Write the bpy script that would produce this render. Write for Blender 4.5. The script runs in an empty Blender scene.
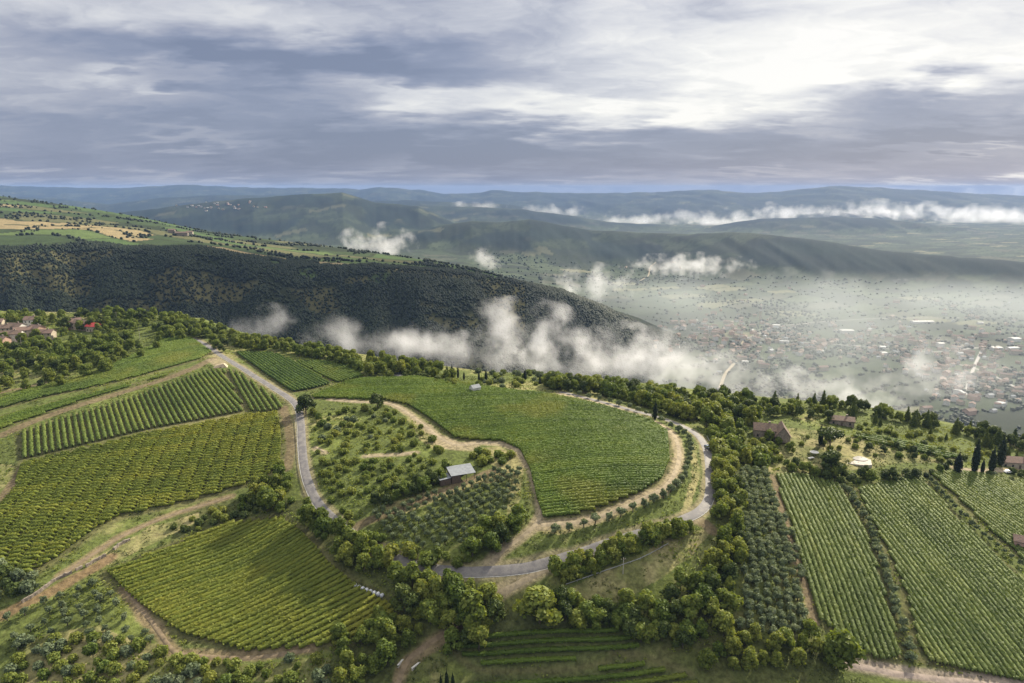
import bpy, math, random
import numpy as np

SC = bpy.context.scene
COL = SC.collection
R = math.radians
F = 682.7                       # focal length in pixels of a 1024 pixel wide picture (24 mm lens)
PITCH = R(12.67)
CAMZ = 120.0
CP, SP = math.cos(PITCH), math.sin(PITCH)
RNG = np.random.default_rng(7)
random.seed(7)

# ------------------------------------------------------------------ noise
def _hash(ix, iy, seed):
    h = (ix.astype(np.int64) * 374761393 + iy.astype(np.int64) * 668265263 + seed * 1442695041) & 0xFFFFFFFF
    h = ((h ^ (h >> 13)) * 1274126177) & 0xFFFFFFFF
    h = (h ^ (h >> 16)) & 0xFFFFFFFF
    return h / 4294967295.0

def vnoise(x, y, seed=0):
    x = np.asarray(x, float); y = np.asarray(y, float)
    ix = np.floor(x); iy = np.floor(y)
    fx = x - ix; fy = y - iy
    fx = fx * fx * (3 - 2 * fx); fy = fy * fy * (3 - 2 * fy)
    a = _hash(ix, iy, seed); b = _hash(ix + 1, iy, seed)
    c = _hash(ix, iy + 1, seed); d = _hash(ix + 1, iy + 1, seed)
    return (a * (1 - fx) + b * fx) * (1 - fy) + (c * (1 - fx) + d * fx) * fy

def fbm(x, y, seed=0, octv=4):
    s = 0; a = 0.5; n = 0
    for o in range(octv):
        s = s + a * vnoise(x * 2 ** o, y * 2 ** o, seed + o * 17); n += a; a *= 0.5
    return s / n

def sstep(a, b, x):
    t = np.clip((x - a) / (b - a), 0, 1)
    return t * t * (3 - 2 * t)

# ------------------------------------------------------------------ pixel rays on the terrain
def ray(px, py):
    u = (np.asarray(px, float) - 512) / F; v = (341.5 - np.asarray(py, float)) / F
    dy = CP + v * SP
    return u / dy, (-SP + v * CP) / dy          # q = x / Y, s = dz / dY

def pt_z(px, py, z):
    q, s = ray(px, py)
    Y = (z - CAMZ) / s
    return q * Y, Y
def pt_Y(px, py, Y):
    q, s = ray(px, py)
    return q * Y, Y, CAMZ + s * Y

# plateau: heights at known picture points
CTRL = [(300,400,0),(305,440,-4),(312,490,-8),(350,535,-12),(400,560,-14),(480,572,-14),(560,562,-12),(630,532,-8),(690,515,-6),
 (712,490,-5),(705,450,-3),(690,428,-3),(560,450,1),(600,490,-2),(480,460,-3),(500,520,-8),(440,500,-7),(400,440,-2),(360,420,-1),(345,470,-5),
 (560,397,2),(620,412,-1),(420,378,1),(250,560,-23),(150,640,-27),(380,590,-24),(300,640,-27),(140,480,-12),(250,470,-10),(20,560,-19),(60,640,-28),
 (150,410,-4),(250,395,-2),(30,445,-9),(0,405,-3),(150,360,2),(50,345,1),(5,325,6),(110,322,6),(200,330,4),(228,352,1),(300,362,0),(400,370,-2),(480,383,-4),
 (700,404,-9),(800,416,-12),(900,432,-18),(1024,468,-30),(800,480,-15),(900,490,-21),(1000,490,-27),(850,640,-33),(1000,660,-40),
 (560,660,-33),(480,640,-31),(600,600,-23),(700,590,-19),(740,500,-11),(770,640,-29),(400,670,-33),(250,672,-31),(20,680,-33),(620,650,-32),(650,575,-17),(660,550,-14),(560,585,-19),(850,440,-13),(780,455,-12)]
_c = np.array([(*pt_z(a, b, z), z) for a, b, z in CTRL])
def _k(r2):
    return np.where(r2 > 1e-9, 0.5 * r2 * np.log(np.maximum(r2, 1e-9)), 0)
_cx, _cy, _cz = _c[:,0] / 100, _c[:,1] / 100, _c[:,2]
_n = len(_c)
_A = np.zeros((_n + 3, _n + 3))
_A[:_n,:_n] = _k((_cx[:,None] - _cx)**2 + (_cy[:,None] - _cy)**2) + np.eye(_n) * 0.06
_A[:_n,_n] = 1; _A[:_n,_n+1] = _cx; _A[:_n,_n+2] = _cy; _A[_n:,:_n] = _A[:_n,_n:].T
_w = np.linalg.solve(_A, np.concatenate([_cz, np.zeros(3)]))
def tps(x, y):
    x = np.asarray(x, float) / 100; y = np.asarray(y, float) / 100
    sh = x.shape; x = x.ravel(); y = y.ravel()
    out = np.empty(len(x))
    for i in range(0, len(x), 100000):
        a, b = x[i:i+100000], y[i:i+100000]
        out[i:i+100000] = _k((a[:,None] - _cx)**2 + (b[:,None] - _cy)**2) @ _w[:_n] + _w[_n] + a * _w[_n+1] + b * _w[_n+2]
    return np.clip(out, -60, 25).reshape(sh)

CREST = [(-260,300,6),(-60,312,6),(5,316,7),(110,316,7),(200,322,4),(240,335,2),(300,350,0),(400,366,-2),(480,378,-5),(540,383,-6),(600,390,-8),(650,395,-9),
         (700,400,-10),(800,412,-13),(900,424,-20),(1024,462,-33),(1200,520,-45)]
_cr = np.array([(ray(a, b)[0], pt_z(a, b, z)[1]) for a, b, z in CREST])
def crestY(q): return np.interp(q, _cr[:,0], _cr[:,1])

SHOULD = [(-420,250,1250),(-100,246,1250),(0,243,1250),(70,241,1280),(130,250,1240),(200,247,1250),(260,258,1230),(300,264,1250),(400,270,1250),(470,274,1300),(520,283,1350),(560,293,1400),(640,322,1600),(690,343,1800),(730,362,1900),(800,420,1900)]
BACK = [(-420,180,2500),(-100,186,2400),(0,196,2200),(60,204,2100),(130,215,2000),(200,230,1950),(240,236,1900),(340,248,1750),(420,259,1600),(478,270,1420),(520,282,1400),(560,290,1440),(640,318,1640),(690,340,1830),(730,359,1930),(800,418,1930)]
def _prof(L):
    q = np.array([ray(a, b)[0] for a, b, c in L]); Y = np.array([c for a, b, c in L], float)
    z = np.array([pt_Y(a, b, c)[2] for a, b, c in L])
    return q, Y, z
_S, _B = _prof(SHOULD), _prof(BACK)
RIDGES = [ # crest profile, front slope, back slope
 (_prof([(300,262,3900),(360,246,4000),(405,233,4200),(440,225.5,4300),(470,221,4300),(502,222,4300),(530,219,4300),(560,225,4300),(590,230,4300),(640,232.5,4200),(690,234.5,4050),(735,232,3900),(770,235,3800),(830,242,3600),(870,249,3450),(930,255,3300),(1024,262,3120),(1150,272,2950)]), .27, .25),
 (_prof([(-100,230,5200),(60,222,5300),(120,213,5400),(200,203,5500),(250,198,5500),(310,194,5600),(342,192.5,5600),(375,202,5600),(418,206,5500),(440,216,5500),(490,240,5400)]), .24, .2),
 (_prof([(400,205,7600),(450,206,7600),(520,209,7500),(560,214,7400),(610,222,7400),(700,228,7200),(735,222,7200),(760,219,7200),(800,217.5,7200),(860,217.5,7200),(900,221,7100),(950,227,7000),(1024,231,6900),(1150,238,6800)]), .2, .2),
 (_prof([(-500,192,14000),(-100,187,14000),(0,185.5,14000),(60,187,14000),(120,188,14000),(180,184.5,14000),(230,187,14000),(300,188,13800),(360,189,13500),(380,187,13500),(420,190,13500),(445,194,13300),(480,193,13200),(492,190,13200),(520,192,13000),(560,192.5,13000),(590,193.5,12600),(620,193,12500),(660,192,12300),(700,189.5,12200),(720,190.5,12000),(755,193.5,12000),(795,190,12000),(830,186,12000),(870,187,12000),(920,190,12000),(980,194,12000),(1024,196,12000),(1200,200,12000),(1500,200,12000)]), .12, .12),
 (_prof([(-300,197,9500),(0,196,9500),(60,199,9500),(110,204,9000),(160,198,9500),(220,195,9500),(290,196,9300),(340,203,9300),(400,200,9300),(450,202,9000),(510,205,9000),(560,212,9000),(620,225,9000)]), .15, .15),
]
FLOOR_L, FLOOR_R = -215.0, -300.0
def smax(a, b, k):
    d = np.clip((a - b) / k * .5 + .5, 0, 1)
    return b * (1 - d) + a * d + k * d * (1 - d)
def floorz(q, x, y):
    return FLOOR_L + (FLOOR_R - FLOOR_L) * sstep(-.15, .2, q) + 10 * (fbm(x / 350, y / 350, 3, 3) - .5)
def hfun(x, y, far=True):
    x = np.asarray(x, float); y = np.asarray(y, float)
    yy = np.maximum(y, 40)
    q = x / yy
    Yc = crestY(q)
    y0 = np.minimum(yy, Yc)
    z = tps(q * y0, y0)
    s = np.maximum(yy - Yc, 0)
    w = 55.0
    z = z - 0.50 * (np.sqrt(s * s + w * w) - w) + 5 * (fbm(x / 45, y / 45, 5, 3) - .5) * sstep(0, 60, s)
    z = z + (fbm(x / 14, y / 14, 9, 3) - .5) * .5
    z = smax(z, floorz(q, x, y), 25)
    if far:
        m = yy > 560
        if np.any(m):
            xm, ym, qm = x[m], yy[m], q[m]
            zm = z[m]
            Ys = np.interp(qm, _S[0], _S[1]); zs = np.interp(qm, _S[0], _S[2])
            Yb = np.maximum(np.interp(qm, _B[0], _B[1]), Ys + 20); zb = np.interp(qm, _B[0], _B[2])
            spur = (fbm(qm * 7 + ym / 2600, ym / 2600 + 3, 21, 3) - .5)
            front = np.maximum(Ys - ym, 0)
            fade = sstep(0, 140, front)
            t = np.clip((ym - Ys) / (Yb - Ys), 0, 1)
            z1 = zs + (zb - zs) * t - .66 * (np.sqrt(front**2 + 70**2) - 70) - .30 * np.maximum(ym - Yb, 0)
            z1 = z1 + spur * 150 * fade + 7 * (fbm(xm / 90, ym / 90, 31, 3) - .5) * sstep(0, 40, np.abs(ym - Yb))
            zm = smax(zm, z1, 14)
            for i, (P, sf, sb) in enumerate(RIDGES):
                Yr = np.interp(qm, P[0], P[1]); zr = np.interp(qm, P[0], P[2])
                d = ym - Yr
                w2 = Yr * .02
                prof = zr - np.where(d < 0, sf, sb) * (np.sqrt(d * d + w2 * w2) - w2)
                rg = 1 - np.abs(2 * fbm(xm / (Yr * .055) + ym / (Yr * .2), ym / (Yr * .16), 41 + i, 4) - 1)
                prof = prof + Yr * .006 * (rg - .72) * sstep(0, Yr * .06, np.abs(d)) + Yr * .0022 * (fbm(qm * 55, qm * 0, 51 + i, 4) - .5)
                prof = prof - 2600 * (np.maximum(P[0][0] - qm, 0) + np.maximum(qm - P[0][-1], 0))
                zm = smax(zm, prof, 25)
            z = z.copy(); z[m] = zm
    return z

def hit(pxs, pys, ymax=900.0, n=420, y0=110.0):
    """picture points -> points on the terrain"""
    q, s = ray(np.asarray(pxs, float), np.asarray(pys, float))
    Y = np.geomspace(y0, ymax, n)
    out = np.empty((len(q), 3))
    for i in range(0, len(q), 400):
        qq = q[i:i+400,None]; ss = s[i:i+400,None]
        X = qq * Y; Z = CAMZ + ss * Y
        H = hfun(X, np.broadcast_to(Y, X.shape), ymax > 600)
        d = H - Z
        idx = np.argmax(d > 0, axis=1)
        none = ~np.any(d > 0, axis=1)
        idx = np.clip(idx, 1, n - 1)
        r = np.arange(len(idx))
        d0, d1 = d[r, idx-1], d[r, idx]
        t = np.clip(d0 / (d0 - d1 + 1e-9), 0, 1)
        yv = Y[idx-1] * (1 - t) + Y[idx] * t
        yv[none] = ymax
        out[i:i+400,0] = q[i:i+400] * yv; out[i:i+400,1] = yv
        out[i:i+400,2] = H[r, idx-1] * (1 - t) + H[r, idx] * t
    return out
def poly(pts, **k):
    a = np.array(pts, float)
    return hit(a[:,0], a[:,1], **k)[:, :2]
def densify(P, step):
    out = []
    for a, b in zip(P[:-1], P[1:]):
        n = max(1, int(math.hypot(*(b - a)) / step))
        for i in range(n): out.append(a + (b - a) * i / n)
    out.append(P[-1])
    return np.array(out)
def smooth_line(P, step=2.0):
    P = np.asarray(P, float)[:, :2]                     # Catmull-Rom
    Q = np.vstack([2*P[0]-P[1], P, 2*P[-1]-P[-2]])
    out = []
    for i in range(1, len(Q)-2):
        p0, p1, p2, p3 = Q[i-1:i+3]
        n = max(2, int(math.hypot(*(p2-p1)) / step))
        for k in range(n):
            t = k / n
            out.append(.5*((2*p1)+(-p0+p2)*t+(2*p0-5*p1+4*p2-p3)*t*t+(-p0+3*p1-3*p2+p3)*t**3))
    out.append(P[-1])
    return np.array(out)
def inpoly(P, x, y):
    P = np.asarray(P)
    res = np.zeros(x.shape, bool)
    m = (x > P[:,0].min()) & (x < P[:,0].max()) & (y > P[:,1].min()) & (y < P[:,1].max())
    if not m.any(): return res
    xx, yy = x[m], y[m]
    r = np.zeros(xx.shape, bool)
    j = len(P) - 1
    for i in range(len(P)):
        xi, yi = P[i]; xj, yj = P[j]
        c = ((yi > yy) != (yj > yy)) & (xx < (xj - xi) * (yy - yi) / (yj - yi + 1e-12) + xi)
        r ^= c; j = i
    res[m] = r
    return res
def dist_line(L, x, y, maxd):
    """distance to a polyline, inf beyond maxd of its box"""
    L = np.asarray(L)[:, :2]
    res = np.full(x.shape, 1e9)
    m = (x > L[:,0].min()-maxd) & (x < L[:,0].max()+maxd) & (y > L[:,1].min()-maxd) & (y < L[:,1].max()+maxd)
    if not m.any(): return res
    xx, yy = x[m], y[m]
    best = np.full(xx.shape, 1e9)
    for a, b in zip(L[:-1], L[1:]):
        d = b - a; l2 = d @ d + 1e-9
        t = np.clip(((xx - a[0]) * d[0] + (yy - a[1]) * d[1]) / l2, 0, 1)
        best = np.minimum(best, np.hypot(xx - a[0] - t * d[0], yy - a[1] - t * d[1]))
    res[m] = best
    return res

# ------------------------------------------------------------------ mesh and object helpers
def mk_mesh(name, verts, faces, mats=(), mi=None, smooth=False):
    me = bpy.data.meshes.new(name)
    verts = np.asarray(verts, np.float32)
    if isinstance(faces, np.ndarray):
        nf, k = faces.shape
        me.vertices.add(len(verts)); me.vertices.foreach_set('co', verts.ravel())
        me.loops.add(nf * k); me.loops.foreach_set('vertex_index', faces.astype(np.int32).ravel())
        me.polygons.add(nf)
        me.polygons.foreach_set('loop_start', np.arange(0, nf * k, k, dtype=np.int32))
        me.polygons.foreach_set('loop_total', np.full(nf, k, np.int32))
        me.update(calc_edges=True)
    else:
        me.from_pydata([tuple(map(float, v)) for v in verts], [], [tuple(f) for f in faces]); me.update()
    for m in mats: me.materials.append(m)
    if mi is not None: me.polygons.foreach_set('material_index', np.asarray(mi, np.int32))
    if smooth: me.polygons.foreach_set('use_smooth', np.ones(len(me.polygons), bool))
    return me
def ob(name, me, loc=(0,0,0), rz=0, scale=None, parent=None):
    o = bpy.data.objects.new(name, me)
    COL.objects.link(o)
    o.location = loc; o.rotation_euler = (0, 0, rz)
    if scale is not None: o.scale = scale if hasattr(scale, '__len__') else (scale,)*3
    if parent is not None: o.parent = parent
    return o
def tag(o, label=None, cat=None, group=None, kind=None):
    if label: o['label'] = label
    if cat: o['category'] = cat
    if group: o['group'] = group
    if kind: o['kind'] = kind
    return o
def copy_tree(o, parent=None):
    c = o.copy(); COL.objects.link(c)
    if parent is not None: c.parent = parent
    for ch in o.children: copy_tree(ch, c)
    return c
class MB:
    """collects boxes, prisms and tubes into one mesh"""
    def __init__(s): s.v = []; s.f = []
    def add(s, v, f):
        n = len(s.v); s.v += [tuple(p) for p in v]; s.f += [tuple(i + n for i in q) for q in f]; return s
    def box(s, x0, x1, y0, y1, z0, z1):
        return s.add([(x0,y0,z0),(x1,y0,z0),(x1,y1,z0),(x0,y1,z0),(x0,y0,z1),(x1,y0,z1),(x1,y1,z1),(x0,y1,z1)],
                     [(0,3,2,1),(4,5,6,7),(0,1,5,4),(1,2,6,5),(2,3,7,6),(3,0,4,7)])
    def gable(s, x0, x1, y0, y1, z0, z1):   # wall block topped by its two gables, ridge along x
        ym = (y0 + y1) / 2
        return s.add([(x0,y0,0),(x1,y0,0),(x1,y1,0),(x0,y1,0),(x0,y0,z0),(x1,y0,z0),(x1,y1,z0),(x0,y1,z0),(x0,ym,z1),(x1,ym,z1)],
                     [(0,3,2,1),(0,1,5,4),(2,3,7,6),(1,2,6,9,5),(3,0,4,8,7),(4,5,9,8),(6,7,8,9)])
    def gable_roof(s, x0, x1, y0, y1, z0, z1, t=.25, e=.5):   # slabs of thickness t overhanging by e
        ym = (y0 + y1) / 2; k = (z1 - z0) / (ym - y0); xa, xb = x0 - e, x1 + e
        for sgn, yo in ((-1, y0), (1, y1)):
            ye = yo + sgn * e; ze = z0 - k * e
            s.add([(xa,ye,ze+.03),(xb,ye,ze+.03),(xb,ym,z1+.03),(xa,ym,z1+.03),(xa,ye,ze+t),(xb,ye,ze+t),(xb,ym,z1+t),(xa,ym,z1+t)],
                  [(0,3,2,1),(4,5,6,7),(0,1,5,4),(1,2,6,5),(2,3,7,6),(3,0,4,7)] if sgn < 0 else [(0,1,2,3),(7,6,5,4),(4,5,1,0),(5,6,2,1),(6,7,3,2),(7,4,0,3)])
        return s
    def tube(s, pts, radii, n=6, cap=True):
        pts = [np.array(p, float) for p in pts]; base = len(s.v)
        for i, p in enumerate(pts):
            d = pts[min(i+1, len(pts)-1)] - pts[max(i-1, 0)]; d = d / (np.linalg.norm(d) + 1e-9)
            a = np.cross(d, (0.3, 0.9, 0.1)); a /= np.linalg.norm(a); b = np.cross(d, a)
            for k in range(n):
                t = 2 * math.pi * k / n
                s.v.append(tuple(p + radii[i] * (math.cos(t) * a + math.sin(t) * b)))
        for i in range(len(pts)-1):
            for k in range(n):
                s.f.append((base+i*n+k, base+i*n+(k+1)%n, base+(i+1)*n+(k+1)%n, base+(i+1)*n+k))
        if cap:
            s.f.append(tuple(base + k for k in reversed(range(n)))); s.f.append(tuple(base+(len(pts)-1)*n+k for k in range(n)))
        return s
    def mesh(s, name, mat): return mk_mesh(name, np.array(s.v), s.f, [mat])

# ------------------------------------------------------------------ materials
class NT:
    def __init__(s, tree): s.t = tree; s.t.nodes.clear()
    def n(s, typ, **kw):
        nd = s.t.nodes.new(typ)
        for k, v in kw.items():
            if k.startswith('i_'):
                nd.inputs[k[2:].replace('_', ' ')].default_value = v
            else: setattr(nd, k, v)
        return nd
    def l(s, a, b): s.t.links.new(a, b)
    def setin(s, sock, v):
        if isinstance(v, bpy.types.NodeSocket): s.l(v, sock)
        else: sock.default_value = v
    def m(s, op, a, b=0.0, c=0.0, clamp=False):
        nd = s.t.nodes.new('ShaderNodeMath'); nd.operation = op; nd.use_clamp = clamp
        for i, v in enumerate((a, b, c)): s.setin(nd.inputs[i], v)
        return nd.outputs[0]
    def mix(s, fac, a, b, mode='MIX'):
        nd = s.t.nodes.new('ShaderNodeMix'); nd.data_type = 'RGBA'; nd.blend_type = mode
        s.setin(nd.inputs[0], fac)
        for i, v in ((6, a), (7, b)):
            if isinstance(v, tuple) and len(v) == 3: v = (*v, 1)
            s.setin(nd.inputs[i], v)
        return nd.outputs[2]
    def noise(s, vec, scale, detail=4, rough=.5, dim='3D'):
        nd = s.t.nodes.new('ShaderNodeTexNoise'); nd.noise_dimensions = dim
        nd.inputs['Scale'].default_value = scale; nd.inputs['Detail'].default_value = detail; nd.inputs['Roughness'].default_value = rough
        if vec is not None: s.l(vec, nd.inputs['Vector'])
        return nd.outputs[0]
    def ramp(s, fac, stops):
        nd = s.t.nodes.new('ShaderNodeValToRGB'); e = nd.color_ramp.elements
        while len(e) < len(stops): e.new(.5)
        for el, (p, c) in zip(e, stops):
            el.position = p; el.color = (*c, 1) if len(c) == 3 else c
        s.l(fac, nd.inputs[0]); return nd.outputs[0]
    def rng(s, v, a, b, c=0.0, d=1.0, smooth=True):
        nd = s.t.nodes.new('ShaderNodeMapRange')
        if smooth: nd.interpolation_type = 'SMOOTHSTEP'
        s.l(v, nd.inputs[0])
        for i, w in enumerate((a, b, c, d)): nd.inputs[i+1].default_value = w
        return nd.outputs[0]
def new_mat(name):
    m = bpy.data.materials.new(name); m.use_nodes = True
    return m, NT(m.node_tree)
def leaf_mat(name, c1, c2, c3, big=.03, trans=.35, patch=None, objvar=.35, leafvar=.5):
    """foliage: three leaf colours, varied per leaf, per plant and over the ground"""
    m, t = new_mat(name)
    geo = t.n('ShaderNodeNewGeometry'); oi = t.n('ShaderNodeObjectInfo')
    rnd = geo.outputs['Random Per Island']
    nz = t.noise(geo.outputs['Position'], big, 3)
    f = t.m('ADD', t.m('MULTIPLY', rnd, leafvar), t.m('ADD', t.m('MULTIPLY', oi.outputs['Random'], objvar), t.m('MULTIPLY', t.m('SUBTRACT', nz, .5), 1.1)))
    col = t.ramp(f, [(0.05, c1), (.45, c2), (.95, c3)])
    if patch:
        col = t.mix(t.rng(t.noise(geo.outputs['Position'], patch[0], 3), patch[1], patch[1] + .16), col, patch[2])
    d = t.n('ShaderNodeBsdfPrincipled', i_Roughness=.62); d.inputs['Specular IOR Level'].default_value = .2
    t.l(col, d.inputs['Base Color'])
    tr = t.n('ShaderNodeBsdfTranslucent')
    t.l(t.mix(1.0, col, (1.35, 1.25, .55), 'MULTIPLY'), tr.inputs[0])
    mx = t.n('ShaderNodeMixShader'); mx.inputs[0].default_value = trans
    t.l(d.outputs[0], mx.inputs[1]); t.l(tr.outputs[0], mx.inputs[2])
    o = t.n('ShaderNodeOutputMaterial'); t.l(mx.outputs[0], o.inputs[0])
    return m
def plain_mat(name, c, c2=None, scale=1.5, rough=.8, metal=0.0, bump=0.0, detail=5):
    m, t = new_mat(name)
    geo = t.n('ShaderNodeNewGeometry')
    d = t.n('ShaderNodeBsdfPrincipled', i_Roughness=rough, i_Metallic=metal)
    nz = t.noise(geo.outputs['Position'], scale, detail, .6)
    t.l(t.mix(t.rng(nz, .35, .65), c, c2 or tuple(x * .7 for x in c)), d.inputs['Base Color'])
    if bump:
        b = t.n('ShaderNodeBump', i_Strength=bump, i_Distance=.2); t.l(nz, b.inputs['Height']); t.l(b.outputs[0], d.inputs['Normal'])
    o = t.n('ShaderNodeOutputMaterial'); t.l(d.outputs[0], o.inputs[0])
    return m
# ------------------------------------------------------------------ what lies on the plateau (picture points on the ground)
ROAD_PX = [(192,338),(208,346),(222,356),(245,370),(270,386),(289,398),(298,408),(301,425),(302,445),(304,465),(308,482),(316,500),(330,516),(350,532),(375,548),
 (405,562),(440,570),(475,572),(510,570),(540,565),(575,555),(610,543),(650,531),(680,521),(700,511),(709,498),(710,480),(709,462),(706,448),(699,437),(688,429),(672,422),(650,415),(620,407),(590,399),(560,392)]
TRACKS = [ # points, width, colour, name of the colour
 ([(299,405),(315,396),(340,386),(362,379)], 4.2, 'tan'),
 ([(330,400),(360,402),(385,403),(400,408),(420,422),(440,438),(458,445),(480,443),(505,444),(520,452),(530,465),(536,480),(540,497),(541,512),(535,525),(520,538),(503,550),(490,565)], 4.2, 'tan'),
 ([(440,440),(455,446),(470,447)], 8, 'tan'),
 ([(541,525),(580,522),(612,512),(642,499),(666,486),(677,468),(679,450),(673,434),(660,425),(640,416),(610,406),(580,399),(560,394)], 4.2, 'tan'),
 ([(214,358),(190,370),(160,381),(120,393),(80,405),(40,419),(0,436)], 5.5, 'soil'),
 ([(214,360),(220,364)], 9, 'tan'),
 ([(-20,520),(0,500),(14,482),(24,466)], 3.6, 'soil'),
 ([(60,576),(90,556),(130,532),(180,512),(230,497)], 3.0, 'soiltan'),
 ([(0,616),(20,606),(50,592),(90,570),(110,558)], 4.2, 'red'),
 ([(487,600),(515,586),(531,577),(548,568)], 4.2, 'tan'),
 ([(490,598),(465,618),(440,636),(420,650),(405,665),(396,690)], 3.4, 'soiltan'),
 ([(840,662),(900,674),(960,681),(1040,690)], 4.2, 'pink'),
 ([(455,650),(470,666),(500,673),(560,669),(610,658)], .8, 'worn'),
 ([(612,650),(640,652),(665,660),(690,672)], 1.2, 'worn'),
 ([(345,535),(370,520),(400,508),(440,492),(470,480),(495,470)], 3.4, 'soil'),
 ([(315,447),(325,452)], 3, 'tan'), ([(365,457),(395,455),(415,452)], 3, 'tan'),
 ([(772,476),(786,520),(800,570),(815,622)], 2.2, 'soil'),
 ([(690,518),(706,524),(711,530)], 4, 'soil'),
 ([(0,393),(40,384),(60,376)], 3.0, 'soil'),
 ([(460,400),(480,391),(500,391)], 4.0, 'tan'),
 ([(398,376),(403,371),(405,364),(398,360)], 5.0, 'tarmac'),
 ([(955,468),(985,471),(1030,470)], 4, 'tan'),
 ([(125,587),(150,620),(172,650),(190,656),(250,658),(310,650)], 3.0, 'soiltan'),
 ([(284,408),(291,440),(288,468)], 4, 'soil'),
]
# vineyards: outline, row direction (two picture points), spacing, height, width, material, notch, name phrase
FIELDS = [
 ('central', [(310,398),(330,389),(345,383),(362,379),(420,378),(470,385),(520,392),(556,396),(608,408),(648,420),(667,432),(669,460),(662,478),(640,493),(605,506),(572,516),(543,518),(537,500),(530,470),(520,450),(500,441),(470,440),(455,438),(430,419),(408,405),(385,400),(345,399)],
   ((500,500),(640,486)), 1.85, 1.8, 1.75, 'vine_mid', 0),
 ('tall', [(21,433),(60,419),(100,408),(130,399),(180,381),(212,370),(224,371),(238,396),(245,411),(150,429),(70,448),(24,459)],
   ((104,409),(113,440)), 2.9, 2.1, 1.75, 'vine_tall', 0),
 ('corner', [(227,370),(241,374),(270,394),(284,405),(281,410),(254,413),(246,404)],
   ((234,376),(254,411)), 2.9, 2.0, 1.6, 'vine_tall', 0),
 ('yellow', [(22,464),(150,433),(245,416),(278,413),(281,440),(280,468),(258,480),(215,494),(160,508),(120,516),(95,529),(60,556),(30,574),(-30,592),(-60,540),(-10,515),(14,490)],
   ((40,530),(140,521)), 2.4, 2.0, 1.9, 'vine_yellow', 6.5),
 ('shaded', [(107,573),(170,547),(230,523),(280,519),(300,532),(328,564),(350,582),(382,602),(396,607),(390,617),(340,645),(300,649),(245,652),(182,634),(142,606)],
   ((330,640),(380,613)), 2.2, 1.8, 2.05, 'vine_yellow', 0),
 ('upper terrace', [(-5,410),(40,398),(80,390),(140,376),(200,359),(211,352),(192,339),(165,337),(150,347),(112,366),(80,378),(40,388),(-5,400)],
   ((100,386),(200,357)), 2.4, 1.8, 2.0, 'vine_mid', 0),
 ('lower terrace', [(-5,431),(-5,419),(40,407),(80,397),(140,383),(185,370),(160,378),(118,390),(78,402),(38,416)],
   ((20,420),(120,391)), 2.4, 1.8, 1.9, 'vine_mid', 0),
 ('roadside', [(237,353),(272,353),(300,364),(331,384),(312,389),(293,392),(284,387)],
   ((240,355),(288,388)), 2.2, 1.9, 1.8, 'vine_dark', 0),
 ('ridge', [(296,362),(330,362),(355,369),(363,377),(337,383),(312,370)],
   ((300,364),(336,382)), 2.2, 1.9, 1.8, 'vine_dark', 0),
 ('steep', [(776,476),(800,475),(838,485),(850,502),(868,540),(886,600),(902,657),(880,662),(850,645),(822,622),(800,560),(782,500)],
   ((787,480),(855,654)), 2.2, 1.9, 1.75, 'vine_pale', 0),
 ('wide', [(858,490),(885,483),(920,477),(950,512),(1000,562),(1050,605),(1060,690),(1000,678),(960,670),(922,660),(908,600),(890,555),(872,522)],
   ((861,490),(1004,670)), 2.2, 1.9, 1.75, 'vine_pale', 0),
 ('cypress', [(930,474),(955,472),(1000,477),(1045,488),(1060,590),(1000,540),(965,505)],
   ((931,470),(1000,520)), 2.2, 1.9, 1.75, 'vine_pale', 0),
 ('bottom terrace', [(452,646),(478,630),(560,624),(628,632),(640,648),(600,655),(560,663),(500,668),(468,662)],
   ((480,648),(600,642)), 2.5, 1.7, 1.75, 'vine_mid', 0),
 ('lowest', [(440,705),(478,680),(560,675),(640,664),(690,678),(720,705)],
   ((480,684),(640,672)), 2.5, 1.7, 1.75, 'vine_mid', 0),
 ('slope', [(850,437),(872,436),(920,446),(960,456),(956,460),(915,452),(870,442)],
   ((870,439),(950,456)), 3.0, 2.0, 2.2, 'vine_mid', 0),
]
DRY = [ # pale dry grass patches
 [(560,596),(600,574),(640,556),(680,532),(712,530),(696,552),(660,578),(625,602),(580,607)],
 [(790,428),(830,432),(880,446),(945,462),(900,465),(850,470),(800,468),(775,455)],
 [(745,460),(780,452),(800,470),(775,478)],
 [(545,520),(600,508),(650,492),(668,470),(672,440),(682,440),(684,470),(668,495),(620,518),(560,535),(542,533)],
 [(380,505),(430,490),(470,478),(500,466),(525,470),(500,480),(450,495),(400,515)],
 [(400,410),(430,430),(455,445),(440,452),(420,440)],
 [(450,450),(500,446),(525,460),(520,500),(505,530),(510,480),(480,455)],
 [(20,640),(100,625),(170,650),(250,668),(330,660),(330,690),(20,690)],
 [(60,352),(80,345),(95,352),(70,360)],
 [(420,380),(450,385),(470,392),(450,398)],
 [(0,465),(20,466),(8,485),(-20,500)],
 [(90,560),(150,528),(200,512),(200,520),(150,545),(110,565)],
 [(765,480),(772,480),(815,625),(805,628)],
 [(688,440),(697,445),(700,480),(690,510),(680,515),(692,480)],
]
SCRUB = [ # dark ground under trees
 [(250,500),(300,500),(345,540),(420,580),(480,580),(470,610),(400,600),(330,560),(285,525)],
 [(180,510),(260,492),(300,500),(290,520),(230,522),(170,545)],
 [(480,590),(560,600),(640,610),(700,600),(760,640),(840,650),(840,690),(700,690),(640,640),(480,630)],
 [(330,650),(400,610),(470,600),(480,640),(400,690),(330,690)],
 [(712,430),(760,440),(740,470),(730,560),(700,620),(690,560),(716,500)],
]
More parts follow.
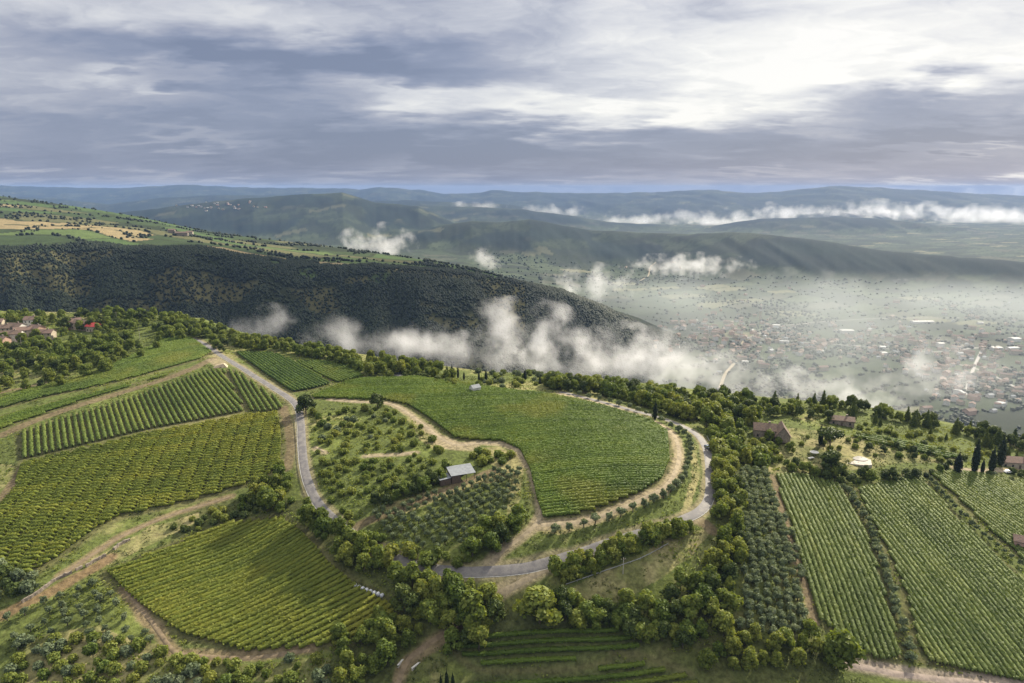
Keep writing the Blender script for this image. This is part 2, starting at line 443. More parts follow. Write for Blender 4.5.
LIN = {'worn': (.12,.115,.05), 'tan': (.32,.26,.17), 'soil': (.17,.125,.08), 'soiltan': (.22,.165,.10), 'red': (.21,.135,.08), 'pink': (.30,.24,.20), 'tarmac': (.17,.165,.17)}

FIELD_XY = {f[0]: poly(f[1]) for f in FIELDS}
TRACK_XY = [smooth_line(poly(t[0])) for t in TRACKS]
ROAD_XY = smooth_line(poly(ROAD_PX), 1.5)

def palette(idx, cols):
    return np.array(cols)[idx]
def mosaic(x, y, ang, du, dv, seed, cols, probs):
    c, s = math.cos(ang), math.sin(ang)
    wx = x + (fbm(x/300, y/300, seed+5, 2) - .5) * 160; wy = y + (fbm(x/300, y/300, seed+6, 2) - .5) * 160
    u = (c * wx + s * wy) / du; v = (-s * wx + c * wy) / dv
    iv = np.floor(v); u = u + _hash(iv, iv * 0, seed + 1) * 7
    iu = np.floor(u)
    h = _hash(iu, iv, seed)
    idx = np.searchsorted(np.cumsum(probs), h).clip(0, len(cols) - 1)
    return palette(idx, cols), u - iu, v - iv
def ground_colour(x, y, z):
    q = x / y
    Yc = crestY(q)
    n1 = fbm(x / 22, y / 22, 61, 4); n2 = fbm(x / 5, y / 5, 62, 3); n3 = fbm(x / 70, y / 70, 63, 3)
    g = np.array((.130,.155,.040)); d = np.array((.235,.205,.10)); dk = np.array((.088,.108,.030))
    t = sstep(.44, .66, n1 * .6 + n3 * .4)[:,None]
    col = dk * (1 - t) + g * t
    t = sstep(.52, .68, n3 * .45 + n2 * .25 + n1 * .3)[:,None]
    col = col * (1 - t * .7) + d * t * .7
    near = y < Yc + 120
    w = (n2 - .5) * 3.0
    def put(mask, c, a=1.0):
        k = (mask * a)[:,None]
        col[:] = col * (1 - k) + np.array(c) * k
    i = np.where(near)[0]
    xi, yi = x[i] + w[i] * .6, y[i] + (n1[i] - .5) * 4
    cn = col[i]
    def putn(mask, c, a=1.0):
        k = (mask * a)[:,None]
        cn[:] = cn * (1 - k) + np.array(c) * k
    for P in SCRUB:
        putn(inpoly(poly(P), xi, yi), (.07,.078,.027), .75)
    for P in DRY:
        m = inpoly(poly(P), xi, yi)
        putn(m, (.27,.235,.115), .25 + .55 * sstep(.35, .6, n1[i] * .5 + n2[i] * .5))
    for f in FIELDS:
        P = FIELD_XY[f[0]]; c0 = P.mean(0)
        big = c0 + (P - c0) * 1.0
        m = inpoly(big, x[i], y[i])
        e = 1 - sstep(1.5, 4.5, dist_line(np.vstack([P, P[:1]]), xi, yi, 6))
        putn(np.maximum(m, e * .8), (.075,.085,.032) if f[0] in ('lowest', 'bottom terrace') else (.10,.092,.042), .9)
        putn(m * sstep(.5, .65, n2[i]), (.07,.085,.03), .7)
    for (p, wd, cname), L in zip(TRACKS, TRACK_XY):
        dd = dist_line(L, xi, yi, wd + 3)
        putn(1 - sstep(wd * .5 - .4, wd * .5 + 1.4, dd), tuple(c * .85 for c in LIN[cname]), .8)
    dd = dist_line(ROAD_XY, xi, yi, 9)
    putn(1 - sstep(2.6, 4.6, dd), (.24,.20,.125), .7)
    col[i] = cn
    # ---- side valley and the wooded ridge beyond it
    Ys = np.interp(q, _S[0], _S[1]); Yb = np.maximum(np.interp(q, _B[0], _B[1]), Ys + 20)
    tt = (y - Ys) / (Yb - Ys)
    wood = (y > Yc + 30) & (y < Ys + 20)
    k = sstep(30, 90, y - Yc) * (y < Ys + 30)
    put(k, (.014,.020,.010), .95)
    dryface = sstep(.52, .62, fbm(x / 130 + 7, y / 60, 71, 4)) * sstep(-330, -150, y - Ys) * (q < .02)
    put(wood * dryface, (.10,.092,.04), .75)
    top = (y >= Ys - 20 + 260 * (fbm(x / 170, y / 170, 64, 3) - .5)) & (y < Yb + 120) & (q < .08)
    mc, fu, fv = mosaic(x, y, -.25, 210, 75, 81, [(.06,.095,.03), (.04,.06,.022), (.24,.19,.10), (.10,.10,.045), (.026,.036,.016), (.085,.12,.038)], [.25,.22,.11,.16,.14,.12])
    edge = (np.minimum(np.minimum(fv, 1 - fv) * 75, np.minimum(fu, 1 - fu) * 210) < 5)
    mc = np.where(edge[:,None], np.array((.03,.04,.016)), mc)
    col = np.where(top[:,None], mc * (.8 + .4 * n2[:,None]), col)
    # ---- valley floor: small fields, and woods on what rises from it
    far = (y > np.where(q < .12, Yb + 120, np.maximum(Yc + 260, 0)))
    vc, fu, fv = mosaic(x, y, .45, 170, 90, 91, [(.044,.058,.030), (.062,.078,.042), (.036,.045,.027), (.13,.13,.075), (.072,.075,.048), (.028,.035,.022)], [.28,.24,.18,.06,.10,.14])
    edge = (np.minimum(fv, 1 - fv) * 90 < 5) | (np.minimum(fu, 1 - fu) * 170 < 6)
    vc = np.where(edge[:,None], np.array((.03,.04,.018)), vc)
    fl = floorz(q, x, y)
    up = sstep(18, 60, z - fl)
    vc = vc * (1 - .15 * up[:,None]); wm = up * (.38 + .62 * sstep(.44, .52, fbm(x / 330, y / 380, 95, 5)))
    wc = np.array((.012,.021,.016)) * (.5 + 1.0 * fbm(x / 160, y / 220, 96, 4)[:,None])  # hill woods kept extra dark: cloud shade is put into their colour
    vc = vc * (1 - wm[:,None]) + wc * wm[:,None]
    col = np.where(far[:,None], vc, col)
    return np.clip(col, 0.008, 1)

def build_terrain():
    Ys = np.concatenate([np.linspace(70, 150, 60, endpoint=False), np.linspace(150, 420, 460, endpoint=False), np.linspace(420, 720, 210, endpoint=False), np.geomspace(720, 23000, 440)])
    qs = np.linspace(-1.15, 1.15, 1150)
    Q, Y = np.meshgrid(qs, Ys)
    X = Q * Y
    Z = hfun(X, Y)
    nr, nc = X.shape
    v = np.stack([X.ravel(), Y.ravel(), Z.ravel()], 1)
    idx = np.arange(nr * nc).reshape(nr, nc)
    f = np.stack([idx[:-1,:-1].ravel(), idx[:-1,1:].ravel(), idx[1:,1:].ravel(), idx[1:,:-1].ravel()], 1)
    m, t = new_mat('ground')
    at = t.n('ShaderNodeVertexColor', layer_name='ground')
    geo = t.n('ShaderNodeNewGeometry')
    nz = t.noise(geo.outputs['Position'], .55, 6, .65); nb = t.noise(geo.outputs['Position'], .05, 5, .6)
    k = t.m('ADD', t.rng(nz, .3, .7, .62, 1.38), t.m('MULTIPLY', t.m('SUBTRACT', nb, .5), .7))
    kk = t.n('ShaderNodeCombineColor'); [t.l(k, kk.inputs[i]) for i in range(3)]
    col = t.mix(1.0, at.outputs[0], kk.outputs[0], 'MULTIPLY')
    d = t.n('ShaderNodeBsdfPrincipled', i_Roughness=.95); d.inputs['Specular IOR Level'].default_value = .1
    t.l(col, d.inputs['Base Color'])
    b = t.n('ShaderNodeBump', i_Strength=.9, i_Distance=.5); t.l(nz, b.inputs['Height']); t.l(b.outputs[0], d.inputs['Normal'])
    o = t.n('ShaderNodeOutputMaterial'); t.l(d.outputs[0], o.inputs[0])
    me = mk_mesh('terrain', v, f, [m], smooth=True)
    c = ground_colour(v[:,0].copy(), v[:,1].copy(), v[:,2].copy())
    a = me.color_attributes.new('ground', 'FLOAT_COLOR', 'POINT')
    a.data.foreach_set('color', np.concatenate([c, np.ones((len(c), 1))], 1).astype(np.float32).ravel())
    tag(ob('terrain', me), kind='structure')
build_terrain()

def ribbon(name, L, width, mat, lift, jit=0.0, nseg=4, seed=0):
    L = np.asarray(L)
    tang = np.gradient(L, axis=0); tang /= np.linalg.norm(tang, axis=1)[:,None] + 1e-9
    nrm = np.stack([-tang[:,1], tang[:,0]], 1)
    s = np.arange(len(L))
    rows = []
    for j in range(nseg + 1):
        k = (j / nseg - .5) * width
        off = np.full(len(L), k)
        if jit and j in (0, nseg): off = off + jit * (fbm(s * .35, s * 0 + j * 7.3, seed, 3) - .5) * 2
        P = L + nrm * off[:,None]
        rows.append(np.column_stack([P, hfun(P[:,0], P[:,1], False) + (lift if 0 < j < nseg or nseg == 1 else -.12)]))
    v = np.stack(rows, 1).reshape(-1, 3)
    n = len(L); idx = np.arange(n * (nseg + 1)).reshape(n, nseg + 1)
    f = np.stack([idx[:-1,:-1].ravel(), idx[:-1,1:].ravel(), idx[1:,1:].ravel(), idx[1:,:-1].ravel()], 1)[:, ::-1]
    return tag(ob(name, mk_mesh(name, v, f.copy(), [mat], smooth=True)), kind='structure')
M = {}
def road_mat():
    m, t = new_mat('asphalt')
    geo = t.n('ShaderNodeNewGeometry')
    nz = t.noise(geo.outputs['Position'], .35, 5, .6); nf = t.noise(geo.outputs['Position'], 2.5, 4)
    col = t.mix(t.rng(nz, .4, .62), (.125,.117,.12), (.19,.176,.166))
    col = t.mix(t.rng(nf, .45, .7, 0, .5), col, (.10,.095,.10))
    d = t.n('ShaderNodeBsdfPrincipled', i_Roughness=.75); t.l(col, d.inputs['Base Color'])
    o = t.n('ShaderNodeOutputMaterial'); t.l(d.outputs[0], o.inputs[0]); return m
M['asphalt'] = road_mat()
M['paint'] = plain_mat('worn_road_paint', (.55,.55,.52), (.3,.29,.28), 1.2)
ribbon('road', ROAD_XY, 4.6, M['asphalt'], .16, .25, 6, 3)
for side in (-2.0,):
    tg = np.gradient(ROAD_XY, axis=0); tg /= np.linalg.norm(tg, axis=1)[:,None]
    ribbon('road_edge_line', ROAD_XY + np.stack([-tg[:,1], tg[:,0]], 1) * side, .15, M['paint'], .172, 0, 1)
for k in LIN:
    M['t_' + k] = plain_mat(k + '_track', LIN[k], tuple(c * .62 for c in LIN[k]), .5, .95, bump=.5)
for i, ((p, wd, cn), L) in enumerate(zip(TRACKS, TRACK_XY)):
    if wd <= 5 and cn in ('tan', 'tarmac', 'pink', 'soiltan'):
        ribbon('dirt_track', L, wd * .72, M['t_' + cn],   .05 + .003 * i, .7, 4, i)
# ------------------------------------------------------------------ camera, sun, sky, air
SUN_AZ, SUN_EL = R(39), R(33)
S = (math.sin(SUN_AZ) * math.cos(SUN_EL), math.cos(SUN_AZ) * math.cos(SUN_EL), math.sin(SUN_EL))
def build_light():
    from mathutils import Vector
    cam = bpy.data.cameras.new('camera'); co = ob('camera', cam, (0, 0, CAMZ))
    co.rotation_euler = (R(90) - PITCH, 0, 0)
    cam.lens = 24.0; cam.sensor_width = 36.0; cam.clip_start = 1; cam.clip_end = 60000
    SC.camera = co
    sun = bpy.data.lights.new('sun', 'SUN'); so = ob('sun', sun, (300, 300, 600))
    sun.energy = 5.0; sun.angle = R(.6); sun.color = (1.0, .90, .71)
    so.rotation_euler = Vector(S).to_track_quat('Z', 'Y').to_euler()
    w = bpy.data.worlds.new('World'); SC.world = w; w.use_nodes = True
    t = NT(w.node_tree)
    tc = t.n('ShaderNodeTexCoord')
    sep = t.n('ShaderNodeSeparateXYZ'); t.l(tc.outputs['Generated'], sep.inputs[0])
    x, y, z = sep.outputs
    az = t.m('ARCTAN2', x, y); el = t.m('ARCSINE', z)
    # cloud deck seen in perspective: noise on a plane overhead
    iz = t.m('DIVIDE', 1.0, t.m('ADD', t.m('MAXIMUM', z, 0.0), .13))
    pl = t.n('ShaderNodeCombineXYZ'); t.l(t.m('MULTIPLY', x, iz), pl.inputs[0]); t.l(t.m('MULTIPLY', y, iz), pl.inputs[1])
    mp = t.n('ShaderNodeMapping'); t.l(pl.outputs[0], mp.inputs[0]); mp.inputs['Rotation'].default_value = (0, 0, R(-12)); mp.inputs['Scale'].default_value = (.75, 1.25, 1)
    v = mp.outputs[0]
    warp = t.noise(v, 2.0, 4, .55)
    n_big = t.noise(v, 1.1, 5, .52); vm = t.n('ShaderNodeCombineXYZ'); t.l(t.m('MULTIPLY_ADD', warp, 2.6, t.m('MULTIPLY', az, 9.0)), vm.inputs[0]); t.l(t.m('MULTIPLY_ADD', n_big, 1.6, t.m('MULTIPLY', el, 21.0)), vm.inputs[1]); vm.inputs[2].default_value = 1.3
    n_mid = t.noise(vm.outputs[0], 1.0, 8, .60)
    va = t.n('ShaderNodeCombineXYZ'); t.l(t.m('MULTIPLY', az, 8.0), va.inputs[0]); t.l(t.m('MULTIPLY', el, 26.0), va.inputs[1]); va.inputs[2].default_value = 3.7
    n_str = t.noise(va.outputs[0], 1.0, 6, .58)
    azw = t.m('ADD', az, t.m('MULTIPLY', t.m('SUBTRACT', n_big, .5), .26))
    elw = t.m('ADD', el, t.m('ADD', t.m('MULTIPLY', t.m('SUBTRACT', warp, .5), .10), t.m('MULTIPLY', t.m('SUBTRACT', n_str, .5), .05)))
    def ae(px, py):
        u = (px - 512) / F; vv = (341.5 - py) / F
        fy = CP + vv * SP; fz = -SP + vv * CP
        return math.atan2(u, fy), math.atan2(fz, math.hypot(u, fy))
    BL = [ # cloud masses: picture centre, half sizes, strength (negative is dark)
     (150,52,85,18,-.40),(350,62,115,16,-.52),(100,118,90,14,-.10),(290,100,120,22,-.16),(330,140,150,16,-.22),(640,152,380,22,-.36),(930,107,80,9,-.36),(885,94,30,7,-.25),(955,136,90,9,-.34),
     (735,8,50,10,-.24),(640,88,110,6,-.10),(200,165,260,16,-.16),(900,178,140,6,-.1),(560,50,90,10,-.06),
     (215,140,60,7,.30),(400,92,120,10,.20),(60,20,130,34,.24),(120,78,40,6,.2),(640,45,150,40,.14),(880,28,190,46,.27),(560,110,120,14,.16),(770,172,60,4,.22),(690,112,190,14,.22),
     (1000,190,70,7,.5),(100,184,160,3,.12),(560,185,50,3,.14),(330,20,120,14,.12),(960,70,60,9,.16),(820,75,120,14,.15),(1000,150,50,3,.3)]
    acc = t.m('ADD', t.m('MULTIPLY', t.m('SUBTRACT', n_big, .5), .30), t.m('MULTIPLY', t.m('SUBTRACT', n_mid, .5), .72))
    acc = t.m('ADD', acc, t.m('MULTIPLY', t.m('SUBTRACT', n_str, .5), .10))
    for (px, py, sx, sy, am) in BL:
        a0, e0 = ae(px, py); sa = sx / F; se = sy / F
        da = t.m('MULTIPLY', t.m('SUBTRACT', azw, a0), 1 / sa); de = t.m('MULTIPLY', t.m('SUBTRACT', elw, e0), 1 / se)
        r2 = t.m('ADD', t.m('MULTIPLY', da, da), t.m('MULTIPLY', de, de))
        acc = t.m('MULTIPLY_ADD', t.m('EXPONENT', t.m('MULTIPLY', r2, -.75)), am * 1.2, acc)
    # the veil glows round the sun
    dt = t.m('ADD', t.m('ADD', t.m('MULTIPLY', x, S[0]), t.m('MULTIPLY', y, S[1])), t.m('MULTIPLY', z, S[2]))
    glow = t.m('POWER', t.m('MAXIMUM', dt, 0.0), 7.0)
    f = t.m('ADD', t.m('ADD', acc, .50), t.m('MULTIPLY', glow, .13))
    f = t.m('MULTIPLY', f, t.rng(el, -.02, .10, .84, 1.0))
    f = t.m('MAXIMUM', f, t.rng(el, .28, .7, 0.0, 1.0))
    col = t.ramp(f, [(0.0, (.215,.255,.375)), (.25, (.29,.33,.455)), (.48, (.43,.455,.555)), (.72, (.70,.71,.76)), (.95, (.98,.97,.94)), (1.0, (1.06,1.04,1.0))])
    sky = t.n('ShaderNodeTexSky', sky_type='NISHITA', sun_disc=False, sun_elevation=SUN_EL, sun_rotation=SUN_AZ)
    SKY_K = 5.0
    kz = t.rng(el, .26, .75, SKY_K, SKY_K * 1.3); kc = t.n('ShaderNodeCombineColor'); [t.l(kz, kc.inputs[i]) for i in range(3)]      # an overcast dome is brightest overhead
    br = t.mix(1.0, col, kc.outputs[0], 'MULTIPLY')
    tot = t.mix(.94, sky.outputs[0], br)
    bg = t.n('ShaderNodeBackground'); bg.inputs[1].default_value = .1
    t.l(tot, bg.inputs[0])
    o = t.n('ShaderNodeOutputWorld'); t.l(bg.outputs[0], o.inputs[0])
    SC.view_settings.view_transform = 'Standard'; SC.view_settings.look = 'None'
    SC.view_settings.exposure = .86; SC.view_settings.gamma = 1.0; SC.view_settings.use_curve_mapping = False
    c = SC.cycles
    c.use_denoising = True; c.max_bounces = 5; c.diffuse_bounces = 2; c.glossy_bounces = 1; c.transmission_bounces = 2; c.volume_bounces = 2
    c.transparent_max_bounces = 8; c.volume_step_rate = 1.0; c.volume_max_steps = 96; c.caustics_reflective = False; c.caustics_refractive = False
build_light()

def vol_mat(name, density, color, aniso):
    m, t = new_mat(name)
    v = t.n('ShaderNodeVolumePrincipled'); v.inputs['Color'].default_value = (*color, 1); v.inputs['Density'].default_value = density; v.inputs['Anisotropy'].default_value = aniso
    o = t.n('ShaderNodeOutputMaterial'); t.l(v.outputs[0], o.inputs['Volume'])
    return m
hz = MB().box(-28000, 28000, -400, 23500, -345, 190).mesh('haze', vol_mat('haze', 4.4e-5, (.27,.41,.74), .05))
tag(ob('haze', hz), 'pale blue morning haze filling the air over the valley and hills', 'haze', kind='stuff')

def cloud_mat(name, dens, scale, thr, soft, noise_amt, color=(.98,.98,1.0)):
    m, t = new_mat(name)
    tc = t.n('ShaderNodeTexCoord'); geo = t.n('ShaderNodeNewGeometry'); oi = t.n('ShaderNodeObjectInfo')
    ln = t.n('ShaderNodeVectorMath', operation='LENGTH'); t.l(tc.outputs['Object'], ln.inputs[0])
    nz = t.noise(geo.outputs['Position'], scale, 5, .58)
    k = t.m('ADD', t.m('SUBTRACT', 1.0, ln.outputs['Value']), t.m('MULTIPLY', t.m('SUBTRACT', nz, .5), noise_amt))
    d = t.m('MULTIPLY', t.rng(k, thr, thr + soft), dens)
    v = t.n('ShaderNodeVolumePrincipled'); v.inputs['Color'].default_value = (*color, 1); v.inputs['Anisotropy'].default_value = .3
    t.l(d, v.inputs['Density'])
    o = t.n('ShaderNodeOutputMaterial'); t.l(v.outputs[0], o.inputs['Volume'])
    return m
def ico(sub):
    import bmesh
    bm = bmesh.new(); bmesh.ops.create_icosphere(bm, subdivisions=sub, radius=1.0)
    v = np.array([p.co[:] for p in bm.verts]); f = np.array([[q.index for q in p.verts] for p in bm.faces]); bm.free()
    return v, f
ICO1, ICO2, ICO3 = ico(1), ico(2), ico(3)
CM_NEAR = cloud_mat('low_cloud_vapour', .018, .018, .39, .95, 4.3)
CM_THIN = cloud_mat('thin_mist_vapour', .0075, .018, .38, .85, 3.8)
CM_FAR = cloud_mat('far_fog_vapour', .0026, .0045, .42, .9, 4.6)
PUFF = {k: mk_mesh('vapour', ICO2[0], ICO2[1], [m]) for k, m in (('near', CM_NEAR), ('thin', CM_THIN), ('far', CM_FAR))}
CLOUDS = [ # px, py, half width px, half height px, Y, depth factor, kind, label
 (520,333,50,27,1000,1.0,'near','thick white cloud bank rising against the dark wooded ridge'),
 (585,349,60,25,1030,1.0,'near','broad white cloud lying over the foot of the wooded ridge'),
 (640,356,44,22,1080,1.0,'near','ragged cloud end trailing past the tip of the wooded ridge'),
 (600,366,120,20,1040,1.0,'thin','long connected veil of mist under the main cloud bank'),
 (410,346,110,14,955,1.0,'thin','long thin veil of mist joining the small tufts on the left'),
 (690,372,52,26,1150,1.0,'thin','thin wisps drifting from the cloud bank over the valley fields'),
 (268,326,28,17,950,1.0,'near','small white puff of cloud alone behind the road crest'),
 (345,335,40,18,950,1.0,'thin','faint grey mist behind the trees right of the small puff'),
 (404,344,34,16,950,1.0,'near','low white cloud tuft between the mist and the cloud bank'),
 (455,348,44,16,980,1.0,'thin','thin mist hanging in the side valley before the cloud bank'),
 (376,243,30,15,2200,.8,'near','slanting white wisp rising behind the crest of the left hill'),
 (488,259,16,11,2200,1.0,'near','small round cloud above the cypress tip of the left hill'),
 (592,285,40,16,2400,1.0,'thin','faint mist over the valley slope beyond the ridge tip'),
 (740,388,60,22,1180,1.0,'thin','pale mist over the green fields behind the trees'),
 (815,390,74,20,1200,1.0,'thin','long low cloud over the plain behind the farmhouse'),
 (935,374,44,30,1350,1.0,'thin','upright veil of mist in front of the valley town'),
 (880,410,60,20,1150,1.0,'thin','low mist over the wood below the cypresses'),
 (815,285,44,16,3000,1.0,'far','white cloud on the slope under the long far ridge'),
 (900,288,26,8,3000,1.0,'thin','small pale cloud right of the one under the far ridge'),
 (690,266,50,10,3300,1.0,'thin','soft mist in the fold below the far ridge'),
 (480,206,24,4,8300,1.0,'far','thin bright streak of fog before the far blue mountains'),
 (560,211,38,6,8300,1.0,'far','ragged fog tufts left of the long fog bank'),
 (640,221,38,6,8300,1.0,'far','left end of the long white fog bank below the mountains'),
 (690,217,34,9,8400,1.0,'far','small tower of fog rising near the left end of the fog bank'),
 (725,223,40,5,8000,1.0,'far','low tongue of fog under the small fog tower'),
 (765,215,36,9,8600,1.0,'far','middle stretch of the long white fog bank'),
 (812,213,44,6,8800,1.0,'far','flat streak of fog right of the middle of the fog bank'),
 (868,213,40,10,8600,1.0,'far','thick right stretch of the long white fog bank'),
 (920,211,40,7,9000,1.0,'far','narrow fog streak behind the thick stretch'),
 (1000,216,90,9,8600,1.0,'far','right end of the fog bank fading into the plain'),
]
for px, py, hw, hh, Y, df, kd, lab in CLOUDS:
    x, y, z = pt_Y(px, py, Y)
    m = Y / F * 1.55
    tag(ob('low_cloud', PUFF[kd], (x, y, z), 0, (hw * m, max(hw * m * .6 * df, hh * m), hh * m)), lab, 'cloud', kind='stuff' if kd == 'thin' else 'thing')
# cloud added out of view towards the sun, to shade the wooded ridge
hz_ = 1360 / math.tan(SUN_EL)
tag(ob('added_shade_cloud', mk_mesh('added_shade_cloud', ICO3[0], ICO3[1], [cloud_mat('added_shade_vapour', .0058, .0035, .22, .5, 1.6)]), (-380 + math.sin(SUN_AZ) * hz_, 1210 + math.cos(SUN_AZ) * hz_, 1300), R(18), (1150, 280, 170)), 'unseen cloud added high over the valley to shade the wooded ridge', 'cloud', kind='stuff')
# even mist lying on the valley floor
def mist_mat():
    m, t = new_mat('valley_mist')
    tc = t.n('ShaderNodeTexCoord'); geo = t.n('ShaderNodeNewGeometry')
    ln = t.n('ShaderNodeVectorMath', operation='LENGTH'); t.l(tc.outputs['Object'], ln.inputs[0])
    nz = t.noise(geo.outputs['Position'], .0022, 3, .5)
    k = t.rng(ln.outputs['Value'], 1.0, .45)
    d = t.m('MULTIPLY', t.m('MULTIPLY', k, t.rng(nz, .36, .64, .15, 1.7)), 6.4e-4)
    v = t.n('ShaderNodeVolumePrincipled'); v.inputs['Color'].default_value = (.82,.87,.89,1); v.inputs['Anisotropy'].default_value = .15
    t.l(d, v.inputs['Density'])
    o = t.n('ShaderNodeOutputMaterial'); t.l(v.outputs[0], o.inputs['Volume']); return m
x, y, z = pt_Y(830, 330, 1950)
tag(ob('valley_mist', mk_mesh('valley_mist', ICO3[0], ICO3[1], [mist_mat()]), (x + 150, y, -290), 0, (1700, 1080, 150)), 'thin grey mist lying over the valley floor and its town', 'mist', kind='stuff')
# ------------------------------------------------------------------ leaves
M['vine_mid'] = leaf_mat('vine_leaves', (.068,.11,.016), (.118,.178,.025), (.20,.235,.034), .03, .30, (.022, .52, (.17,.195,.03)), leafvar=.3)
M['vine_dark'] = leaf_mat('dark_vine_leaves', (.05,.09,.016), (.085,.14,.023), (.14,.185,.033), .03, .30, (.03, .6, (.14,.17,.026)))
M['vine_tall'] = leaf_mat('tall_vine_leaves', (.08,.12,.022), (.138,.19,.038), (.215,.245,.048), .03, .30, leafvar=.35)
M['vine_yellow'] = leaf_mat('yellowing_vine_leaves', (.092,.122,.018), (.162,.195,.028), (.25,.25,.038), .025, .30, (.018, .5, (.23,.235,.032)))
M['vine_pale'] = leaf_mat('pale_vine_leaves', (.092,.13,.030), (.15,.195,.048), (.22,.25,.07), .03, .30, leafvar=.32)
M['leaf_mid'] = leaf_mat('broad_leaves', (.066,.102,.019), (.122,.172,.030), (.205,.23,.044), .012, .32, objvar=.75)
M['leaf_light'] = leaf_mat('light_leaves', (.085,.12,.022), (.142,.186,.034), (.225,.24,.048), .012, .38, objvar=.65)
M['leaf_dark'] = leaf_mat('dark_leaves', (.038,.058,.016), (.070,.10,.022), (.115,.14,.03), .012, .22, objvar=.4)
M['leaf_olive'] = leaf_mat('olive_leaves', (.09,.12,.058), (.148,.188,.10), (.23,.258,.148), .012, .25, objvar=.35)
M['leaf_cypress'] = leaf_mat('cypress_leaves', (.012,.022,.010), (.024,.038,.015), (.045,.062,.02), .012, .12, objvar=.3)
M['leaf_grass'] = leaf_mat('grass_tufts', (.055,.075,.018), (.10,.12,.03), (.20,.175,.07), .05, .3, objvar=0)
M['leaf_wood'] = leaf_mat('woodland_leaves', (.013,.022,.011), (.024,.036,.015), (.042,.056,.021), .006, .12, objvar=0)
M['bark'] = plain_mat('bark', (.10,.075,.05), (.05,.038,.026), 4)

def unit(n, rng):
    v = rng.normal(size=(n, 3)); return v / np.linalg.norm(v, axis=1)[:,None]
def leaf_quads(pos, nrm, size, rng, aspect=1.0, jit=.55):
    """one small bent-free leaf spray (a quad) at each point, lying roughly across nrm"""
    n = len(pos)
    nn = nrm + rng.normal(size=(n, 3)) * jit
    nn /= np.linalg.norm(nn, axis=1)[:,None] + 1e-9
    a = np.cross(nn, unit(n, rng)); a /= np.linalg.norm(a, axis=1)[:,None] + 1e-9
    b = np.cross(nn, a)
    s = (size * rng.uniform(.6, 1.35, n))[:,None] * .5
    k = rng.uniform(.55, 1.0, (n, 4))
    c = [pos - a*s*k[:,0:1] - b*s*aspect*.7, pos + a*s - b*s*aspect*k[:,1:2]*.6, pos + a*s*k[:,2:3]*.8 + b*s*aspect, pos - a*s*.9 + b*s*aspect*k[:,3:4]]
    v = np.stack(c, 1).reshape(-1, 3)
    f = np.arange(4 * n).reshape(n, 4)
    return v, f
def mk_mixed(name, v, quads, tri):
    me = bpy.data.meshes.new(name)
    nl = quads.size + tri.size
    me.vertices.add(len(v)); me.vertices.foreach_set('co', np.asarray(v, np.float32).ravel())
    me.loops.add(nl); me.loops.foreach_set('vertex_index', np.concatenate([quads.ravel(), tri.ravel()]).astype(np.int32))
    me.polygons.add(len(quads) + len(tri))
    me.polygons.foreach_set('loop_start', np.concatenate([np.arange(0, quads.size, 4), quads.size + np.arange(0, tri.size, 3)]).astype(np.int32))
    me.polygons.foreach_set('loop_total', np.concatenate([np.full(len(quads), 4), np.full(len(tri), 3)]).astype(np.int32))
    me.update(calc_edges=True)
    return me
def crown_mesh(name, lobes, nleaf, leaf, mat, seed, core=.72, up=.25):
    """lobes: (x, y, z, rx, rz).  Leaf sprays fill the outer shell of the lobes; a lumpy shaded heart closes the view through the middle"""
    rng = np.random.default_rng(seed)
    L = np.array(lobes, float)
    w = L[:,3] ** 2; w /= w.sum()
    pick = rng.choice(len(L), nleaf, p=w)
    d = unit(nleaf, rng); d[:,2] += up; d /= np.linalg.norm(d, axis=1)[:,None]
    rad = rng.uniform(.55, 1.22, nleaf) ** .8
    l = L[pick]
    pos = l[:,:3] + d * np.column_stack([l[:,3], l[:,3], l[:,4]]) * rad[:,None]
    v, f = leaf_quads(pos, d, leaf, rng)
    vs = [v]; fs = [f]; n = len(v)
    for x, y, z, rx, rz in lobes:                                  # hearts, written as quads of leaf too
        iv = ICO1[0] * (1 + rng.uniform(-.18, .18, (len(ICO1[0]), 1)))
        cv = iv * np.array([rx, rx, rz]) * core + np.array([x, y, z])
        tri = ICO1[1]; q = np.column_stack([tri, tri[:,2]])
        vs.append(cv); fs.append(q + n); n += len(cv)
    me = mk_mixed(name, np.concatenate(vs), fs[0], np.concatenate([q[:,:3] for q in fs[1:]]))
    me.materials.append(mat)
    return me
def broad_lobes(seed, h, r, n, low=.25, spread=1.0):
    rng = np.random.default_rng(seed); L = [(0, 0, h*.62, r*.62, h*.30)]
    for i in range(n):
        a = i * 2.4 + rng.uniform(-.4, .4); k = rng.uniform(.35, .88) * spread; z = rng.uniform(low, .84)
        k *= 1 - .55 * max(0, z - .5) / .4
        rr = r * rng.uniform(.22, .48)
        L.append((math.cos(a)*r*k, math.sin(a)*r*k, h*z, rr, rr * rng.uniform(.8, 1.1)))
    return L
def trunk_mesh(name, h, r, limbs, seed):
    rng = np.random.default_rng(seed); mb = MB()
    mb.tube([(0,0,-.6),(0,0,0),(.04*h,.02*h,h*.25),(.02*h,.0,h*.5),(0,0,h*.72)], [r*1.5,r*1.2,r*.9,r*.6,r*.25], 7)
    for i in range(limbs):
        a = i * 2.4; z = h * rng.uniform(.22, .5); k = h * rng.uniform(.2, .3)
        mb.tube([(.03*h,.01*h,z),(math.cos(a)*k*.5,math.sin(a)*k*.5,z+k*.5),(math.cos(a)*k,math.sin(a)*k,z+k*.9)], [r*.5,r*.35,r*.12], 5)
    return mb.mesh(name, M['bark'])
PLANT = {}          # kind -> list of (crown mesh, trunk mesh or None, nominal height)
def reg(kind, variants): PLANT[kind] = variants
